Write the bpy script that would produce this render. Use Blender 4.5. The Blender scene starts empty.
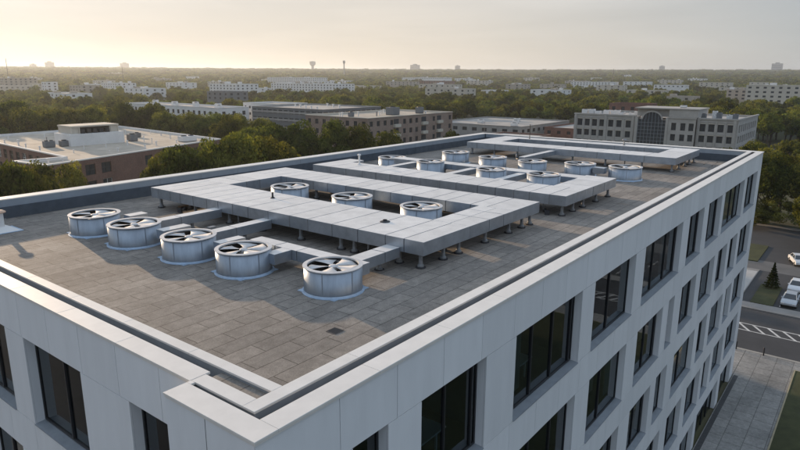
import bpy, math, random
import numpy as np
from mathutils import Vector, Matrix
R = math.radians
S = bpy.context.scene
COL = S.collection
G = -22.2                      # ground level; z = 0 is the top of the office parapet
SUN_AZ, SUN_EL = 79.0, 9.8    # azimuth counter-clockwise from +x

# ------------------------------------------------------------------ camera
cam = bpy.data.objects.new('camera', bpy.data.cameras.new('camera'))
COL.objects.link(cam); S.camera = cam
cam.data.lens = 27.79; cam.data.sensor_width = 36; cam.data.clip_start = 0.1; cam.data.clip_end = 30000
cam.location = (-6.930, -8.242, 6.539)
yaw, pitch, roll = 0.659819, 0.237355, 0.004307
f = Vector((math.cos(yaw)*math.cos(pitch), math.sin(yaw)*math.cos(pitch), -math.sin(pitch)))
r = f.cross(Vector((0, 0, 1))).normalized(); u = r.cross(f)
r2 = r*math.cos(roll)+u*math.sin(roll); u2 = -r*math.sin(roll)+u*math.cos(roll)
cam.rotation_euler = Matrix((r2, u2, -f)).transposed().to_euler()

# ------------------------------------------------------------------ world, sun, exposure
W = bpy.data.worlds.new('World'); S.world = W; W.use_nodes = True
nt = W.node_tree; nt.nodes.clear()
wo = nt.nodes.new('ShaderNodeOutputWorld'); bg = nt.nodes.new('ShaderNodeBackground')
sky = nt.nodes.new('ShaderNodeTexSky'); sky.sky_type = 'NISHITA'; sky.sun_disc = False
sky.sun_elevation = R(SUN_EL); sky.sun_rotation = R(90-SUN_AZ)
sky.air_density = 1.0; sky.dust_density = 0.6; sky.ozone_density = 3.0; sky.altitude = 50
bg.inputs['Strength'].default_value = 0.115
# thin high cloud and dust: softens the clear-sky colour and spreads the glow round the sun
N = nt.nodes.new; L = nt.links.new
def vm(op, a=None, b=None):
    n = N('ShaderNodeVectorMath'); n.operation = op
    for i, q in enumerate((a, b)):
        if q is None: continue
        if isinstance(q, tuple): n.inputs[i].default_value = q
        else: L(q, n.inputs[i])
    return n
SD = (math.cos(R(SUN_AZ))*math.cos(R(SUN_EL)), math.sin(R(SUN_AZ))*math.cos(R(SUN_EL)), math.sin(R(SUN_EL)))
tc = N('ShaderNodeTexCoord'); dirn = vm('NORMALIZE', tc.outputs['Generated'])
den = vm('ADD', vm('MULTIPLY', sky.outputs[0], (.12, .12, .12)).outputs[0], (1, 1, 1)); soft = vm('DIVIDE', sky.outputs[0], den.outputs[0])
dt = vm('DOT_PRODUCT', dirn.outputs[0], SD)
ramp = N('ShaderNodeValToRGB'); L(dt.outputs['Value'], ramp.inputs[0]); els = ramp.color_ramp.elements
els[0].position = 0.0; els[0].color = (.24, .29, .36, 1); els[1].position = 1.0; els[1].color = (.53, .475, .405, 1)
for p_, c_ in ((.30, (.285, .285, .28, 1)), (.78, (.515, .45, .375, 1))): e = els.new(p_); e.color = c_
glow = vm('SCALE', ramp.outputs[0]); glow.inputs['Scale'].default_value = 10
sx_ = N('ShaderNodeSeparateXYZ'); L(dirn.outputs[0], sx_.inputs[0])
el = N('ShaderNodeMapRange'); el.inputs['From Min'].default_value = .03; el.inputs['From Max'].default_value = .6; L(sx_.outputs[2], el.inputs['Value'])
veil = N('ShaderNodeMix'); veil.data_type = 'RGBA'; L(el.outputs[0], veil.inputs[0]); L(glow.outputs[0], veil.inputs[6]); veil.inputs[7].default_value = (3.8, 4.55, 5.6, 1)
mp = N('ShaderNodeMapping'); mp.inputs['Scale'].default_value = (1.3, 1.3, 11); nz = N('ShaderNodeTexNoise'); nz.inputs['Scale'].default_value = 1.7; nz.inputs['Detail'].default_value = 7; nz.inputs['Distortion'].default_value = .5
L(dirn.outputs[0], mp.inputs[0]); L(mp.outputs[0], nz.inputs['Vector'])
cr = N('ShaderNodeMapRange'); cr.inputs['From Min'].default_value = .35; cr.inputs['From Max'].default_value = .75; cr.inputs['To Min'].default_value = .94; cr.inputs['To Max'].default_value = 1.14; L(nz.outputs['Fac'], cr.inputs['Value'])
cl = vm('SCALE', veil.outputs[2]); L(cr.outputs[0], cl.inputs['Scale'])
mx = N('ShaderNodeMix'); mx.data_type = 'RGBA'; mx.inputs[0].default_value = .84
L(soft.outputs[0], mx.inputs[6]); L(cl.outputs[0], mx.inputs[7]); L(mx.outputs[2], bg.inputs[0]); L(bg.outputs[0], wo.inputs[0])
sl = bpy.data.lights.new('sun', 'SUN'); sl.energy = 4.0; sl.angle = R(0.6); sl.color = (1, .72, .46)
sun = bpy.data.objects.new('sun', sl); COL.objects.link(sun)
sd = Vector((math.cos(R(SUN_AZ))*math.cos(R(SUN_EL)), math.sin(R(SUN_AZ))*math.cos(R(SUN_EL)), math.sin(R(SUN_EL))))
sun.rotation_euler = sd.to_track_quat('Z', 'Y').to_euler(); sun.location = (0, 60, 60)
vs = S.view_settings; vs.view_transform = 'Standard'; vs.look = 'None'; vs.gamma = 1; vs.use_curve_mapping = False
vs.exposure = 0.55
S.render.engine = 'CYCLES'

# ------------------------------------------------------------------ materials
MAT = {}
def mat(name, col, rough=.7, metal=0.0, noise=0.0, nscale=3.0, spec=.4, island=0.0, col2=None, bump=0.0, stretch=(1, 1, 1), detail=5):
    if name in MAT: return MAT[name]
    m = bpy.data.materials.new(name); m.use_nodes = True; MAT[name] = m
    n = m.node_tree.nodes; l = m.node_tree.links.new; b = n['Principled BSDF']
    b.inputs['Roughness'].default_value = rough; b.inputs['Metallic'].default_value = metal
    b.inputs['Specular IOR Level'].default_value = spec
    col = (*col, 1)
    b.inputs['Base Color'].default_value = col
    out = None
    if noise > 0:
        t = n.new('ShaderNodeTexCoord'); mpg = n.new('ShaderNodeMapping'); mpg.inputs['Scale'].default_value = stretch
        nn = n.new('ShaderNodeTexNoise'); nn.inputs['Scale'].default_value = nscale; nn.inputs['Detail'].default_value = detail
        nn.inputs['Roughness'].default_value = .65
        g = n.new('ShaderNodeNewGeometry')
        l(g.outputs['Position'], mpg.inputs[0]); l(mpg.outputs[0], nn.inputs['Vector'])
        rg = n.new('ShaderNodeMapRange'); rg.inputs['From Min'].default_value = .3; rg.inputs['From Max'].default_value = .7
        l(nn.outputs['Fac'], rg.inputs['Value'])
        mixc = n.new('ShaderNodeMix'); mixc.data_type = 'RGBA'
        c2 = (*col2, 1) if col2 else tuple(c*(1-noise) for c in col[:3])+(1,)
        mixc.inputs[6].default_value = c2; mixc.inputs[7].default_value = col
        l(rg.outputs[0], mixc.inputs[0]); out = mixc.outputs[2]
        if bump:
            bp = n.new('ShaderNodeBump'); bp.inputs['Strength'].default_value = bump; bp.inputs['Distance'].default_value = .05
            l(nn.outputs['Fac'], bp.inputs['Height']); l(bp.outputs[0], b.inputs['Normal'])
    if island > 0:
        g = n.new('ShaderNodeNewGeometry'); mr = n.new('ShaderNodeMapRange')
        mr.inputs['To Min'].default_value = 1-island; mr.inputs['To Max'].default_value = 1+island*.6
        l(g.outputs['Random Per Island'], mr.inputs['Value'])
        h = n.new('ShaderNodeHueSaturation'); h.inputs['Color'].default_value = col
        if out: l(out, h.inputs['Color'])
        l(mr.outputs[0], h.inputs['Value']); out = h.outputs[0]
    if out: l(out, b.inputs['Base Color'])
    return m

panel = mat('facade_panel', (.75, .755, .76), .42, noise=.085, nscale=1.5, island=.06, stretch=(1.2, 1.2, .22))
joint = mat('facade_joint', (.09, .09, .095), .8)
coping_m = mat('coping_metal', (.755, .715, .66), .42, noise=.12, nscale=1.6, island=.04)
grey_metal = mat('grey_metal', (.32, .35, .38), .5, metal=.3, noise=.2, nscale=2)
membrane = mat('membrane', (.075, .095, .12), .8, noise=.35, nscale=2)
dark_metal = mat('dark_metal', (.03, .032, .035), .5, metal=.3)
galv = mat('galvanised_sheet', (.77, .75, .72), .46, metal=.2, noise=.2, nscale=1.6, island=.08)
galv_side_shade = mat('galvanised_shaded_side', (.43, .475, .53), .36, metal=.72, noise=.25, nscale=1.8, island=.12)  # duct sides darker and bluer than the tops: shade put into the colour
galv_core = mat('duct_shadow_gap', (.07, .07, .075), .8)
fan_wall = mat('fan_housing_metal', (.36, .41, .47), .42, metal=.7, noise=.3, nscale=2.2, stretch=(1, 1, .25))
fan_top = mat('fan_blade_metal', (.62, .61, .60), .62, metal=.0, noise=.2, nscale=5)
fan_dark = mat('fan_interior', (.05, .042, .036), .7, noise=.4, nscale=4)
flash = mat('flashing_sheet', (.42, .54, .68), .4, metal=.2, noise=.25, nscale=5)
leg_m = mat('support_leg', (.27, .28, .29), .5, metal=.3, noise=.3, nscale=9)
rubber = mat('rubber_foot', (.045, .045, .05), .85)
frame_m = mat('window_frame', (.022, .024, .027), .4)
white_m = mat('white_paint', (.72, .71, .69), .6, noise=.15, nscale=.4)
cream = mat('cream_render', (.55, .50, .42), .8, noise=.15, nscale=.3)
beige = mat('beige_render', (.42, .37, .31), .85, noise=.2, nscale=.2)
concrete = mat('concrete', (.34, .33, .31), .85, noise=.25, nscale=.5)
stone = mat('pale_stone', (.42, .395, .36), .85, noise=.22, nscale=.4, bump=.2)
slate = mat('grey_cladding', (.16, .17, .18), .7, noise=.2, nscale=.3)
gravel = mat('gravel_roof', (.50, .44, .36), .95, noise=.42, nscale=.22, detail=9)
gravel2 = mat('pale_roof', (.42, .40, .37), .95, noise=.4, nscale=.2, detail=9)
deskm = mat('desk_white', (.8, .8, .78), .5)
inner = mat('interior_wall', (.15, .175, .19), .8, noise=.3, nscale=.7)
carpet = mat('carpet', (.10, .11, .12), .95)
tyre_m = mat('tyre', (.02, .02, .02), .9)
chrome = mat('alloy', (.5, .5, .52), .3, metal=.9)
blindm = mat('blind_fabric', (.33, .31, .27), .9)

def brick_mat(name, c1, c2, mortar, w, h, ms, rough=.85, spec=.3, bump=.3, uv='xy', stain=.35):
    m = bpy.data.materials.new(name); m.use_nodes = True; MAT[name] = m
    n = m.node_tree.nodes; l = m.node_tree.links.new; b = n['Principled BSDF']
    b.inputs['Roughness'].default_value = rough; b.inputs['Specular IOR Level'].default_value = spec
    g = n.new('ShaderNodeNewGeometry'); sp = n.new('ShaderNodeSeparateXYZ'); cb = n.new('ShaderNodeCombineXYZ')
    l(g.outputs['Position'], sp.inputs[0])
    if uv == 'xy': l(sp.outputs[0], cb.inputs[0]); l(sp.outputs[1], cb.inputs[1])
    else:
        ad = n.new('ShaderNodeMath'); ad.operation = 'ADD'; l(sp.outputs[0], ad.inputs[0]); l(sp.outputs[1], ad.inputs[1])
        l(ad.outputs[0], cb.inputs[0]); l(sp.outputs[2], cb.inputs[1])
    br = n.new('ShaderNodeTexBrick'); l(cb.outputs[0], br.inputs['Vector'])
    br.inputs['Color1'].default_value = (*c1, 1); br.inputs['Color2'].default_value = (*c2, 1); br.inputs['Mortar'].default_value = (*mortar, 1)
    br.inputs['Scale'].default_value = 1; br.inputs['Brick Width'].default_value = w; br.inputs['Row Height'].default_value = h
    br.inputs['Mortar Size'].default_value = ms; br.inputs['Mortar Smooth'].default_value = .1; br.inputs['Bias'].default_value = 0
    prev = br.outputs['Color']
    for sc, lo, hi in ((.25, 1-stain, 1.15), (3.5, 1-stain*.7, 1.2), (22, .72, 1.25)):
        nn = n.new('ShaderNodeTexNoise'); nn.inputs['Scale'].default_value = sc; nn.inputs['Detail'].default_value = 6; nn.inputs['Roughness'].default_value = .7
        l(g.outputs['Position'], nn.inputs['Vector'])
        mr = n.new('ShaderNodeMapRange'); mr.inputs['From Min'].default_value = .3; mr.inputs['From Max'].default_value = .7
        mr.inputs['To Min'].default_value = lo; mr.inputs['To Max'].default_value = hi; l(nn.outputs['Fac'], mr.inputs['Value'])
        vm = n.new('ShaderNodeVectorMath'); vm.operation = 'SCALE'; l(prev, vm.inputs[0]); l(mr.outputs[0], vm.inputs['Scale']); prev = vm.outputs[0]
    l(prev, b.inputs['Base Color'])
    bp = n.new('ShaderNodeBump'); bp.inputs['Strength'].default_value = bump; bp.inputs['Distance'].default_value = .02; bp.invert = True
    l(br.outputs['Fac'], bp.inputs['Height']); l(bp.outputs[0], b.inputs['Normal'])
    return m
tiles = brick_mat('roof_pavers', (.215, .196, .175), (.278, .252, .222), (.10, .09, .08), 1.75, .66, .016)
plaza_m = brick_mat('plaza_paving', (.25, .245, .23), (.31, .30, .28), (.15, .145, .135), 1.5, 1.5, .03)
redbrick = brick_mat('red_brick', (.15, .06, .042), (.20, .085, .06), (.24, .19, .16), .24, .085, .012, uv='z', stain=.25)
pinkbrick = brick_mat('pink_brick', (.22, .145, .115), (.29, .20, .16), (.30, .26, .22), .30, .10, .014, uv='z', stain=.25)

def glass_mat(name, tint, rough=.02, ior=1.55, dark=.0):
    m = bpy.data.materials.new(name); m.use_nodes = True; n = m.node_tree.nodes; l = m.node_tree.links.new; n.clear()
    o = n.new('ShaderNodeOutputMaterial'); t = n.new('ShaderNodeBsdfTransparent'); gl = n.new('ShaderNodeBsdfGlossy'); mxs = n.new('ShaderNodeMixShader')
    fr = n.new('ShaderNodeFresnel'); fr.inputs['IOR'].default_value = ior
    t.inputs[0].default_value = (*tint, 1); gl.inputs['Roughness'].default_value = rough; gl.inputs[0].default_value = (.85, .9, .92, 1)
    nn = n.new('ShaderNodeTexNoise'); nn.inputs['Scale'].default_value = .6; g = n.new('ShaderNodeNewGeometry'); l(g.outputs['Position'], nn.inputs['Vector'])
    bp = n.new('ShaderNodeBump'); bp.inputs['Strength'].default_value = .04; bp.inputs['Distance'].default_value = .1
    l(nn.outputs['Fac'], bp.inputs['Height']); l(bp.outputs[0], gl.inputs['Normal'])
    l(fr.outputs[0], mxs.inputs[0]); l(t.outputs[0], mxs.inputs[1]); l(gl.outputs[0], mxs.inputs[2]); l(mxs.outputs[0], o.inputs[0]); MAT[name] = m
    return m
glass = glass_mat('office_glass', (.30, .43, .50), ior=1.8)
far_glass = mat('dark_glass', (.035, .042, .05), .12, spec=.7)
car_glass = mat('car_glass', (.02, .025, .03), .08, spec=.8)

def leaf_mat(name, c1, c2):
    m = bpy.data.materials.new(name); m.use_nodes = True; n = m.node_tree.nodes; l = m.node_tree.links.new; n.clear()
    o = n.new('ShaderNodeOutputMaterial'); d = n.new('ShaderNodeBsdfDiffuse'); t = n.new('ShaderNodeBsdfTranslucent'); ms = n.new('ShaderNodeMixShader'); ms.inputs[0].default_value = .45
    g = n.new('ShaderNodeNewGeometry'); oi = n.new('ShaderNodeObjectInfo')
    mr = n.new('ShaderNodeMapRange'); mr.inputs['To Min'].default_value = 0; mr.inputs['To Max'].default_value = 1
    nn = n.new('ShaderNodeTexNoise'); nn.inputs['Scale'].default_value = .45; l(g.outputs['Position'], nn.inputs['Vector'])
    mm = n.new('ShaderNodeMath'); mm.operation = 'MULTIPLY_ADD'; mm.inputs[1].default_value = .45; l(g.outputs['Random Per Island'], mm.inputs[0])
    m2 = n.new('ShaderNodeMath'); m2.operation = 'MULTIPLY_ADD'; m2.inputs[1].default_value = 1.5; m2.inputs[2].default_value = -.55; l(nn.outputs['Fac'], m2.inputs[0])
    l(m2.outputs[0], mm.inputs[2])
    mc = n.new('ShaderNodeMix'); mc.data_type = 'RGBA'; mc.clamp_factor = True; mc.inputs[6].default_value = (*c1, 1); mc.inputs[7].default_value = (*c2, 1); l(mm.outputs[0], mc.inputs[0])
    h = n.new('ShaderNodeHueSaturation'); l(mc.outputs[2], h.inputs['Color'])
    r1 = n.new('ShaderNodeMapRange'); r1.inputs['To Min'].default_value = .47; r1.inputs['To Max'].default_value = .53; l(oi.outputs['Random'], r1.inputs['Value'])
    r3 = n.new('ShaderNodeMath'); r3.operation = 'FRACT'; r4 = n.new('ShaderNodeMath'); r4.operation = 'MULTIPLY'; r4.inputs[1].default_value = 17.3
    l(oi.outputs['Random'], r4.inputs[0]); l(r4.outputs[0], r3.inputs[0])
    rr = n.new('ShaderNodeMapRange'); rr.inputs['To Min'].default_value = .42; rr.inputs['To Max'].default_value = 1.4; l(r3.outputs[0], rr.inputs['Value'])
    l(r1.outputs[0], h.inputs['Hue']); l(rr.outputs[0], h.inputs['Value'])
    l(h.outputs[0], d.inputs[0])
    tm = n.new('ShaderNodeMix'); tm.data_type = 'RGBA'; tm.blend_type = 'MULTIPLY'; tm.inputs[0].default_value = 1; tm.inputs[7].default_value = (1.3, 1.25, .55, 1)
    l(h.outputs[0], tm.inputs[6]); l(tm.outputs[2], t.inputs[0])
    l(d.outputs[0], ms.inputs[1]); l(t.outputs[0], ms.inputs[2]); l(ms.outputs[0], o.inputs[0]); MAT[name] = m
    return m
leaf = leaf_mat('broadleaf_foliage', (.014, .026, .009), (.24, .255, .06))
leaf_dark = leaf_mat('conifer_foliage', (.022, .04, .018), (.05, .075, .03))
bark = mat('bark', (.10, .075, .055), .9, noise=.4, nscale=4)

def ground_mat():
    m = mat('grass_ground', (.060, .075, .030), .95, noise=.5, nscale=.05, col2=(.10, .085, .05), detail=10)
    return m
grass_m = ground_mat()
lawn_m = mat('lawn', (.06, .065, .024), .95, noise=.45, nscale=.8, detail=10, bump=.5)
asphalt = mat('asphalt', (.052, .052, .054), .85, noise=.3, nscale=.35, detail=10)
pavement_m = mat('pavement', (.26, .25, .235), .9, noise=.25, nscale=.5, detail=9)
kerb_m = mat('kerb_stone', (.36, .34, .30), .85, noise=.2, nscale=1)
road_paint = mat('road_paint', (.62, .61, .58), .7, noise=.35, nscale=2.5)
yellow_edge = mat('yellow_edging', (.36, .31, .20), .8, noise=.3, nscale=1)

# ------------------------------------------------------------------ mesh helpers
class MB:
    def __init__(s): s.v = []; s.f = []; s.m = []; s.mats = []
    def mi(s, m):
        if m not in s.mats: s.mats.append(m)
        return s.mats.index(m)
    def quad(s, pts, m):
        k = len(s.v); s.v += [tuple(p) for p in pts]; s.f.append(tuple(range(k, k+len(pts)))); s.m.append(s.mi(m))
    def box(s, x0, x1, y0, y1, z0, z1, m, skip=''):
        k = len(s.v); s.v += [(x0, y0, z0), (x1, y0, z0), (x1, y1, z0), (x0, y1, z0), (x0, y0, z1), (x1, y0, z1), (x1, y1, z1), (x0, y1, z1)]
        for key, q in (('b', (0, 3, 2, 1)), ('t', (4, 5, 6, 7)), ('y0', (0, 1, 5, 4)), ('x1', (1, 2, 6, 5)), ('y1', (2, 3, 7, 6)), ('x0', (3, 0, 4, 7))):
            if key in skip.split(','): continue
            s.f.append(tuple(k+i for i in q)); s.m.append(s.mi(m))
        return s
    def prism(s, poly, z0, z1, m, mtop=None):
        k = len(s.v); n = len(poly)
        s.v += [(x, y, z0) for x, y in poly]+[(x, y, z1) for x, y in poly]
        for i in range(n):
            j = (i+1) % n; s.f.append((k+i, k+j, k+n+j, k+n+i)); s.m.append(s.mi(m))
        s.f.append(tuple(k+n+i for i in range(n))); s.m.append(s.mi(mtop or m))
        s.f.append(tuple(k+i for i in reversed(range(n)))); s.m.append(s.mi(m))
        return s
    def tube(s, p, q, r0, r1, m, n=10, caps=True):
        p = Vector(p); q = Vector(q); d = (q-p).normalized(); a = d.orthogonal().normalized(); b = d.cross(a)
        k = len(s.v)
        for c, rr in ((p, r0), (q, r1)):
            for i in range(n):
                t = 2*math.pi*i/n; s.v.append(tuple(c+a*math.cos(t)*rr+b*math.sin(t)*rr))
        for i in range(n):
            j = (i+1) % n; s.f.append((k+i, k+j, k+n+j, k+n+i)); s.m.append(s.mi(m))
        if caps:
            s.f.append(tuple(k+n+i for i in range(n))); s.m.append(s.mi(m)); s.f.append(tuple(k+i for i in reversed(range(n)))); s.m.append(s.mi(m))
        return s
    def lathe(s, prof, m, n=48, cx=0, cy=0, closed=False):
        k = len(s.v); P = len(prof)
        for i in range(n):
            t = 2*math.pi*i/n
            for rr, z in prof: s.v.append((cx+rr*math.cos(t), cy+rr*math.sin(t), z))
        for i in range(n):
            j = (i+1) % n
            for a in range(P if closed else P-1):
                b = (a+1) % P
                s.f.append((k+i*P+a, k+j*P+a, k+j*P+b, k+i*P+b)); s.m.append(s.mi(m))
        return s
    def xf(s, M, k=0): s.v[k:] = [tuple(M @ Vector(p)) for p in s.v[k:]]; return s
    def mesh(s, name, smooth=False, bevel=0):
        me = bpy.data.meshes.new(name); me.from_pydata(s.v, [], s.f)
        for m in s.mats: me.materials.append(m)
        me.polygons.foreach_set('material_index', s.m)
        if smooth: me.polygons.foreach_set('use_smooth', [True]*len(s.f))
        me.update(); return me
    def build(s, name, parent=None, smooth=False, bevel=0, loc=None):
        return link(name, s.mesh(name, smooth), parent, loc, bevel)
def link(name, me, parent=None, loc=None, bevel=0):
    o = bpy.data.objects.new(name, me); COL.objects.link(o)
    if parent: o.parent = parent
    if loc: o.location = loc
    if bevel:
        b = o.modifiers.new('bevel', 'BEVEL'); b.width = bevel; b.segments = 2; b.limit_method = 'ANGLE'; b.angle_limit = R(40); b.harden_normals = False
    return o
def tag(o, label=None, cat=None, group=None, kind=None):
    if label: o['label'] = label
    if cat: o['category'] = cat
    if group: o['group'] = group
    if kind: o['kind'] = kind
    return o
def thing(name, label, cat, loc=(0, 0, 0), group=None, rz=0):
    o = bpy.data.objects.new(name, None); COL.objects.link(o); o.location = loc; o.rotation_euler.z = rz; o.empty_display_size = .3
    return tag(o, label, cat, group)
CH = {}
def reg(root):
    CH[root.name] = [(c, [g for g in root_children(c)]) for c in root_children(root)]
def root_children(o): return [c for c in ALL() if c.parent == o]
def ALL(): return list(COL.objects)
def copy_of(root, loc, label, rz=None, group=None, sc=None):
    n = root.copy(); COL.objects.link(n); n.location = loc; n['label'] = label
    if rz is not None: n.rotation_euler.z = rz
    if group: n['group'] = group
    if sc: n.scale = sc
    for c, gs in CH[root.name]:
        d = c.copy(); COL.objects.link(d); d.parent = n
        for g in gs:
            e = g.copy(); COL.objects.link(e); e.parent = d
    return n

# ------------------------------------------------------------------ terrain and ground surfaces
def T(x, y):
    d = math.hypot(x, y); t = min(1, max(0, (d-500)/5500)); return G+68*t*t*(3-2*t)
def terrain():
    mb = MB(); rings = [0, 60, 130, 220, 350, 500, 650, 850, 1100, 1400, 1750, 2150, 2600, 3100, 3700, 4300, 5000, 5700, 6500]; n = 96
    mb.v.append((0, 0, G))
    for rr in rings[1:]:
        for i in range(n):
            t = 2*math.pi*i/n; x, y = rr*math.cos(t), rr*math.sin(t)
            w = 0 if rr < 900 else 6*math.sin(t*5+rr*.002)*min(1, (rr-900)/2500)
            mb.v.append((x, y, T(x, y)+w))
    gi = mb.mi(grass_m)
    for i in range(n): mb.f.append((0, 1+i, 1+(i+1) % n)); mb.m.append(gi)
    for k in range(len(rings)-2):
        for i in range(n):
            j = (i+1) % n; a = 1+k*n; b = a+n
            mb.f.append((a+i, b+i, b+j, a+j)); mb.m.append(gi)
    o = mb.build('ground', smooth=True); tag(o, kind='structure')
terrain()
def sheet(name, x0, x1, y0, y1, dz, m, kind='structure'):
    o = MB().quad([(x0, y0, G+dz), (x1, y0, G+dz), (x1, y1, G+dz), (x0, y1, G+dz)], m)
def surf(name, x0, x1, y0, y1, z0, z1, m):
    o = MB().box(x0, x1, y0, y1, G+z0, G+z1, m, skip='b').build(name); return tag(o, kind='structure')
surf('plaza', -9, 64.6, -4.7, -.02, .0, .12, plaza_m)
surf('plaza_corner', 57.5, 64.6, .0, 60, .0, .12, plaza_m)
surf('drain_strip', -9, 57.5, -.5, -.10, .12, .13, mat('drain_gravel', (.07, .07, .07), .9, noise=.3, nscale=4))
surf('plaza_kerb', 64.6, 64.9, -60, 80, .0, .13, kerb_m)
surf('road', 64.9, 79.0, -160, 220, 0, .012, asphalt)
surf('pavement', 79.0, 81.4, -160, 220, 0, .13, pavement_m)
surf('car_park', 81.4, 98.2, -80, 3.6, 0, .014, asphalt)
surf('pavement_path', 81.4, 98.2, 3.6, 60, 0, .11, pavement_m)
surf('driveway', 98.2, 104.2, -120, 60, 0, .02, mat('worn_asphalt', (.13, .128, .125), .9, noise=.3, nscale=.4, detail=9))
surf('access_road', 104.2, 131, -120, 60, 0, .012, asphalt)
surf('pavement_edge', 131, 132.6, -120, 40, 0, .13, pavement_m)
surf('far_car_park', 238, 292, -20, 34, 0, .014, asphalt)
surf('lawn', -9, 62.2, -60, -4.82, 0, .16, lawn_m)
surf('lawn_edging', -9, 62.2, -4.82, -4.7, 0, .19, yellow_edge)
surf('lawn_edging', 62.2, 62.32, -60, -4.7, 0, .19, yellow_edge)
surf('pavement_corner', 62.32, 64.6, -60, -4.7, 0, .12, plaza_m)
surf('grass_island', 81.6, 90.7, -.3, 2.3, .014, .15, lawn_m)
surf('grass_island', 103.0, 114.5, 4.6, 9.5, .02, .16, lawn_m)
surf('flat_pad', 86, 97, 3.7, 6.5, .11, .125, mat('light_concrete', (.42, .41, .39), .8, noise=.2, nscale=.6))
surf('side_street', -140, -9, -160, 160, 0, .014, asphalt)
surf('pavement_strip', -9, -.7, -.02, 160, 0, .11, plaza_m)
surf('near_street', -9, 62.3, -75, -60.05, 0, .012, asphalt)
# painted hatch band in the road
mb = MB()
mb.box(73.15, 73.33, -60, 60, G+.012, G+.018, road_paint, skip='b'); mb.box(70.9, 71.08, -60, 60, G+.012, G+.018, road_paint, skip='b')
yy = -58
while yy < 58:
    mb.quad([(71.08, yy, G+.018), (71.08, yy-.32, G+.018), (73.15, yy+1.08, G+.018), (73.15, yy+1.4, G+.018)][::-1], road_paint); yy += 1.55
tag(mb.build('road_hatching'), kind='structure')
mb = MB()
for k in range(12): mb.box(82.2, 87.2, -1.0-k*2.6-.05, -1.0-k*2.6+.05, G+.014, G+.02, road_paint, skip='b')
for k in range(12): mb.box(88.6, 93.4, -1.0-k*2.6-.05, -1.0-k*2.6+.05, G+.014, G+.02, road_paint, skip='b')
tag(mb.build('bay_markings'), kind='structure')

# ------------------------------------------------------------------ wall with recessed openings
def wall_grid(mb, org, ud, nd, width, z0, z1, ops, m, mrev, depth):
    """plane wall from org along ud; ops = (u0,u1,za,zb); reveals go inwards (-nd) by depth"""
    org = Vector(org); ud = Vector(ud); nd = Vector(nd); up = Vector((0, 0, 1))
    us = sorted({0, width, *[o[0] for o in ops], *[o[1] for o in ops]}); zs = sorted({z0, z1, *[o[2] for o in ops], *[o[3] for o in ops]})
    P = lambda a, z, d=0: org+ud*a+up*z-nd*d
    for i in range(len(us)-1):
        uc = (us[i]+us[i+1])/2
        col = [o for o in ops if o[0] < uc < o[1]]
        run = None
        for j in range(len(zs)-1):
            zc = (zs[j]+zs[j+1])/2
            solid = not any(o[2] < zc < o[3] for o in col)
            if solid and run is None: run = zs[j]
            if run is not None and (not solid or j == len(zs)-2):
                top = zs[j+1] if solid else zs[j]
                mb.quad([P(us[i], run), P(us[i+1], run), P(us[i+1], top), P(us[i], top)], m); run = None
    for a, b, za, zb in ops:
        mb.quad([P(a, za), P(a, zb), P(a, zb, depth), P(a, za, depth)], mrev)
        mb.quad([P(b, za), P(b, za, depth), P(b, zb, depth), P(b, zb)], mrev)
        mb.quad([P(a, zb), P(b, zb), P(b, zb, depth), P(a, zb, depth)], mrev)
        mb.quad([P(a, za), P(a, za, depth), P(b, za, depth), P(b, za)], mrev)
WM = {}
def window_mesh(w, h, mull, hbar, fm, gm, fw=.07):
    """local: x along the wall, y = inwards, z up; origin at the lower corner of the opening"""
    key = (round(w, 2), round(h, 2), tuple(round(q, 2) for q in mull), hbar, fm.name, gm.name)
    if key in WM: return WM[key]
    a = MB(); e = .004
    a.box(e, w-e, 0, .08, e, fw, fm); a.box(e, w-e, 0, .08, h-fw, h-e, fm); a.box(e, fw, .003, .077, fw, h-fw, fm); a.box(w-fw, w-e, .003, .077, fw, h-fw, fm)
    for q in mull: a.box(q-fw/2, q+fw/2, -.02, .074, fw, h-fw, fm)
    if hbar: a.box(fw, w-fw, .006, .07, h*hbar-fw/2, h*hbar+fw/2, fm)
    g = MB(); g.quad([(fw, .04, fw), (w-fw, .04, fw), (w-fw, .04, h-fw), (fw, .04, h-fw)], gm)
    WM[key] = (a.mesh('window'), g.mesh('pane')); return WM[key]
def place_window(parent, org, ud, rz, u0, u1, za, zb, depth, mull=(), hbar=None, fm=None, gm=None, nd=None, fw=.07):
    me, gl = window_mesh(u1-u0, zb-za, mull, hbar, fm or frame_m, gm or glass, fw)
    p = Vector(org)+Vector(ud)*u0+Vector((0, 0, za))-Vector(nd)*depth
    o = link('window', me, parent, p); o.rotation_euler.z = rz
    link('pane', gl, o)
    return o

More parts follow.
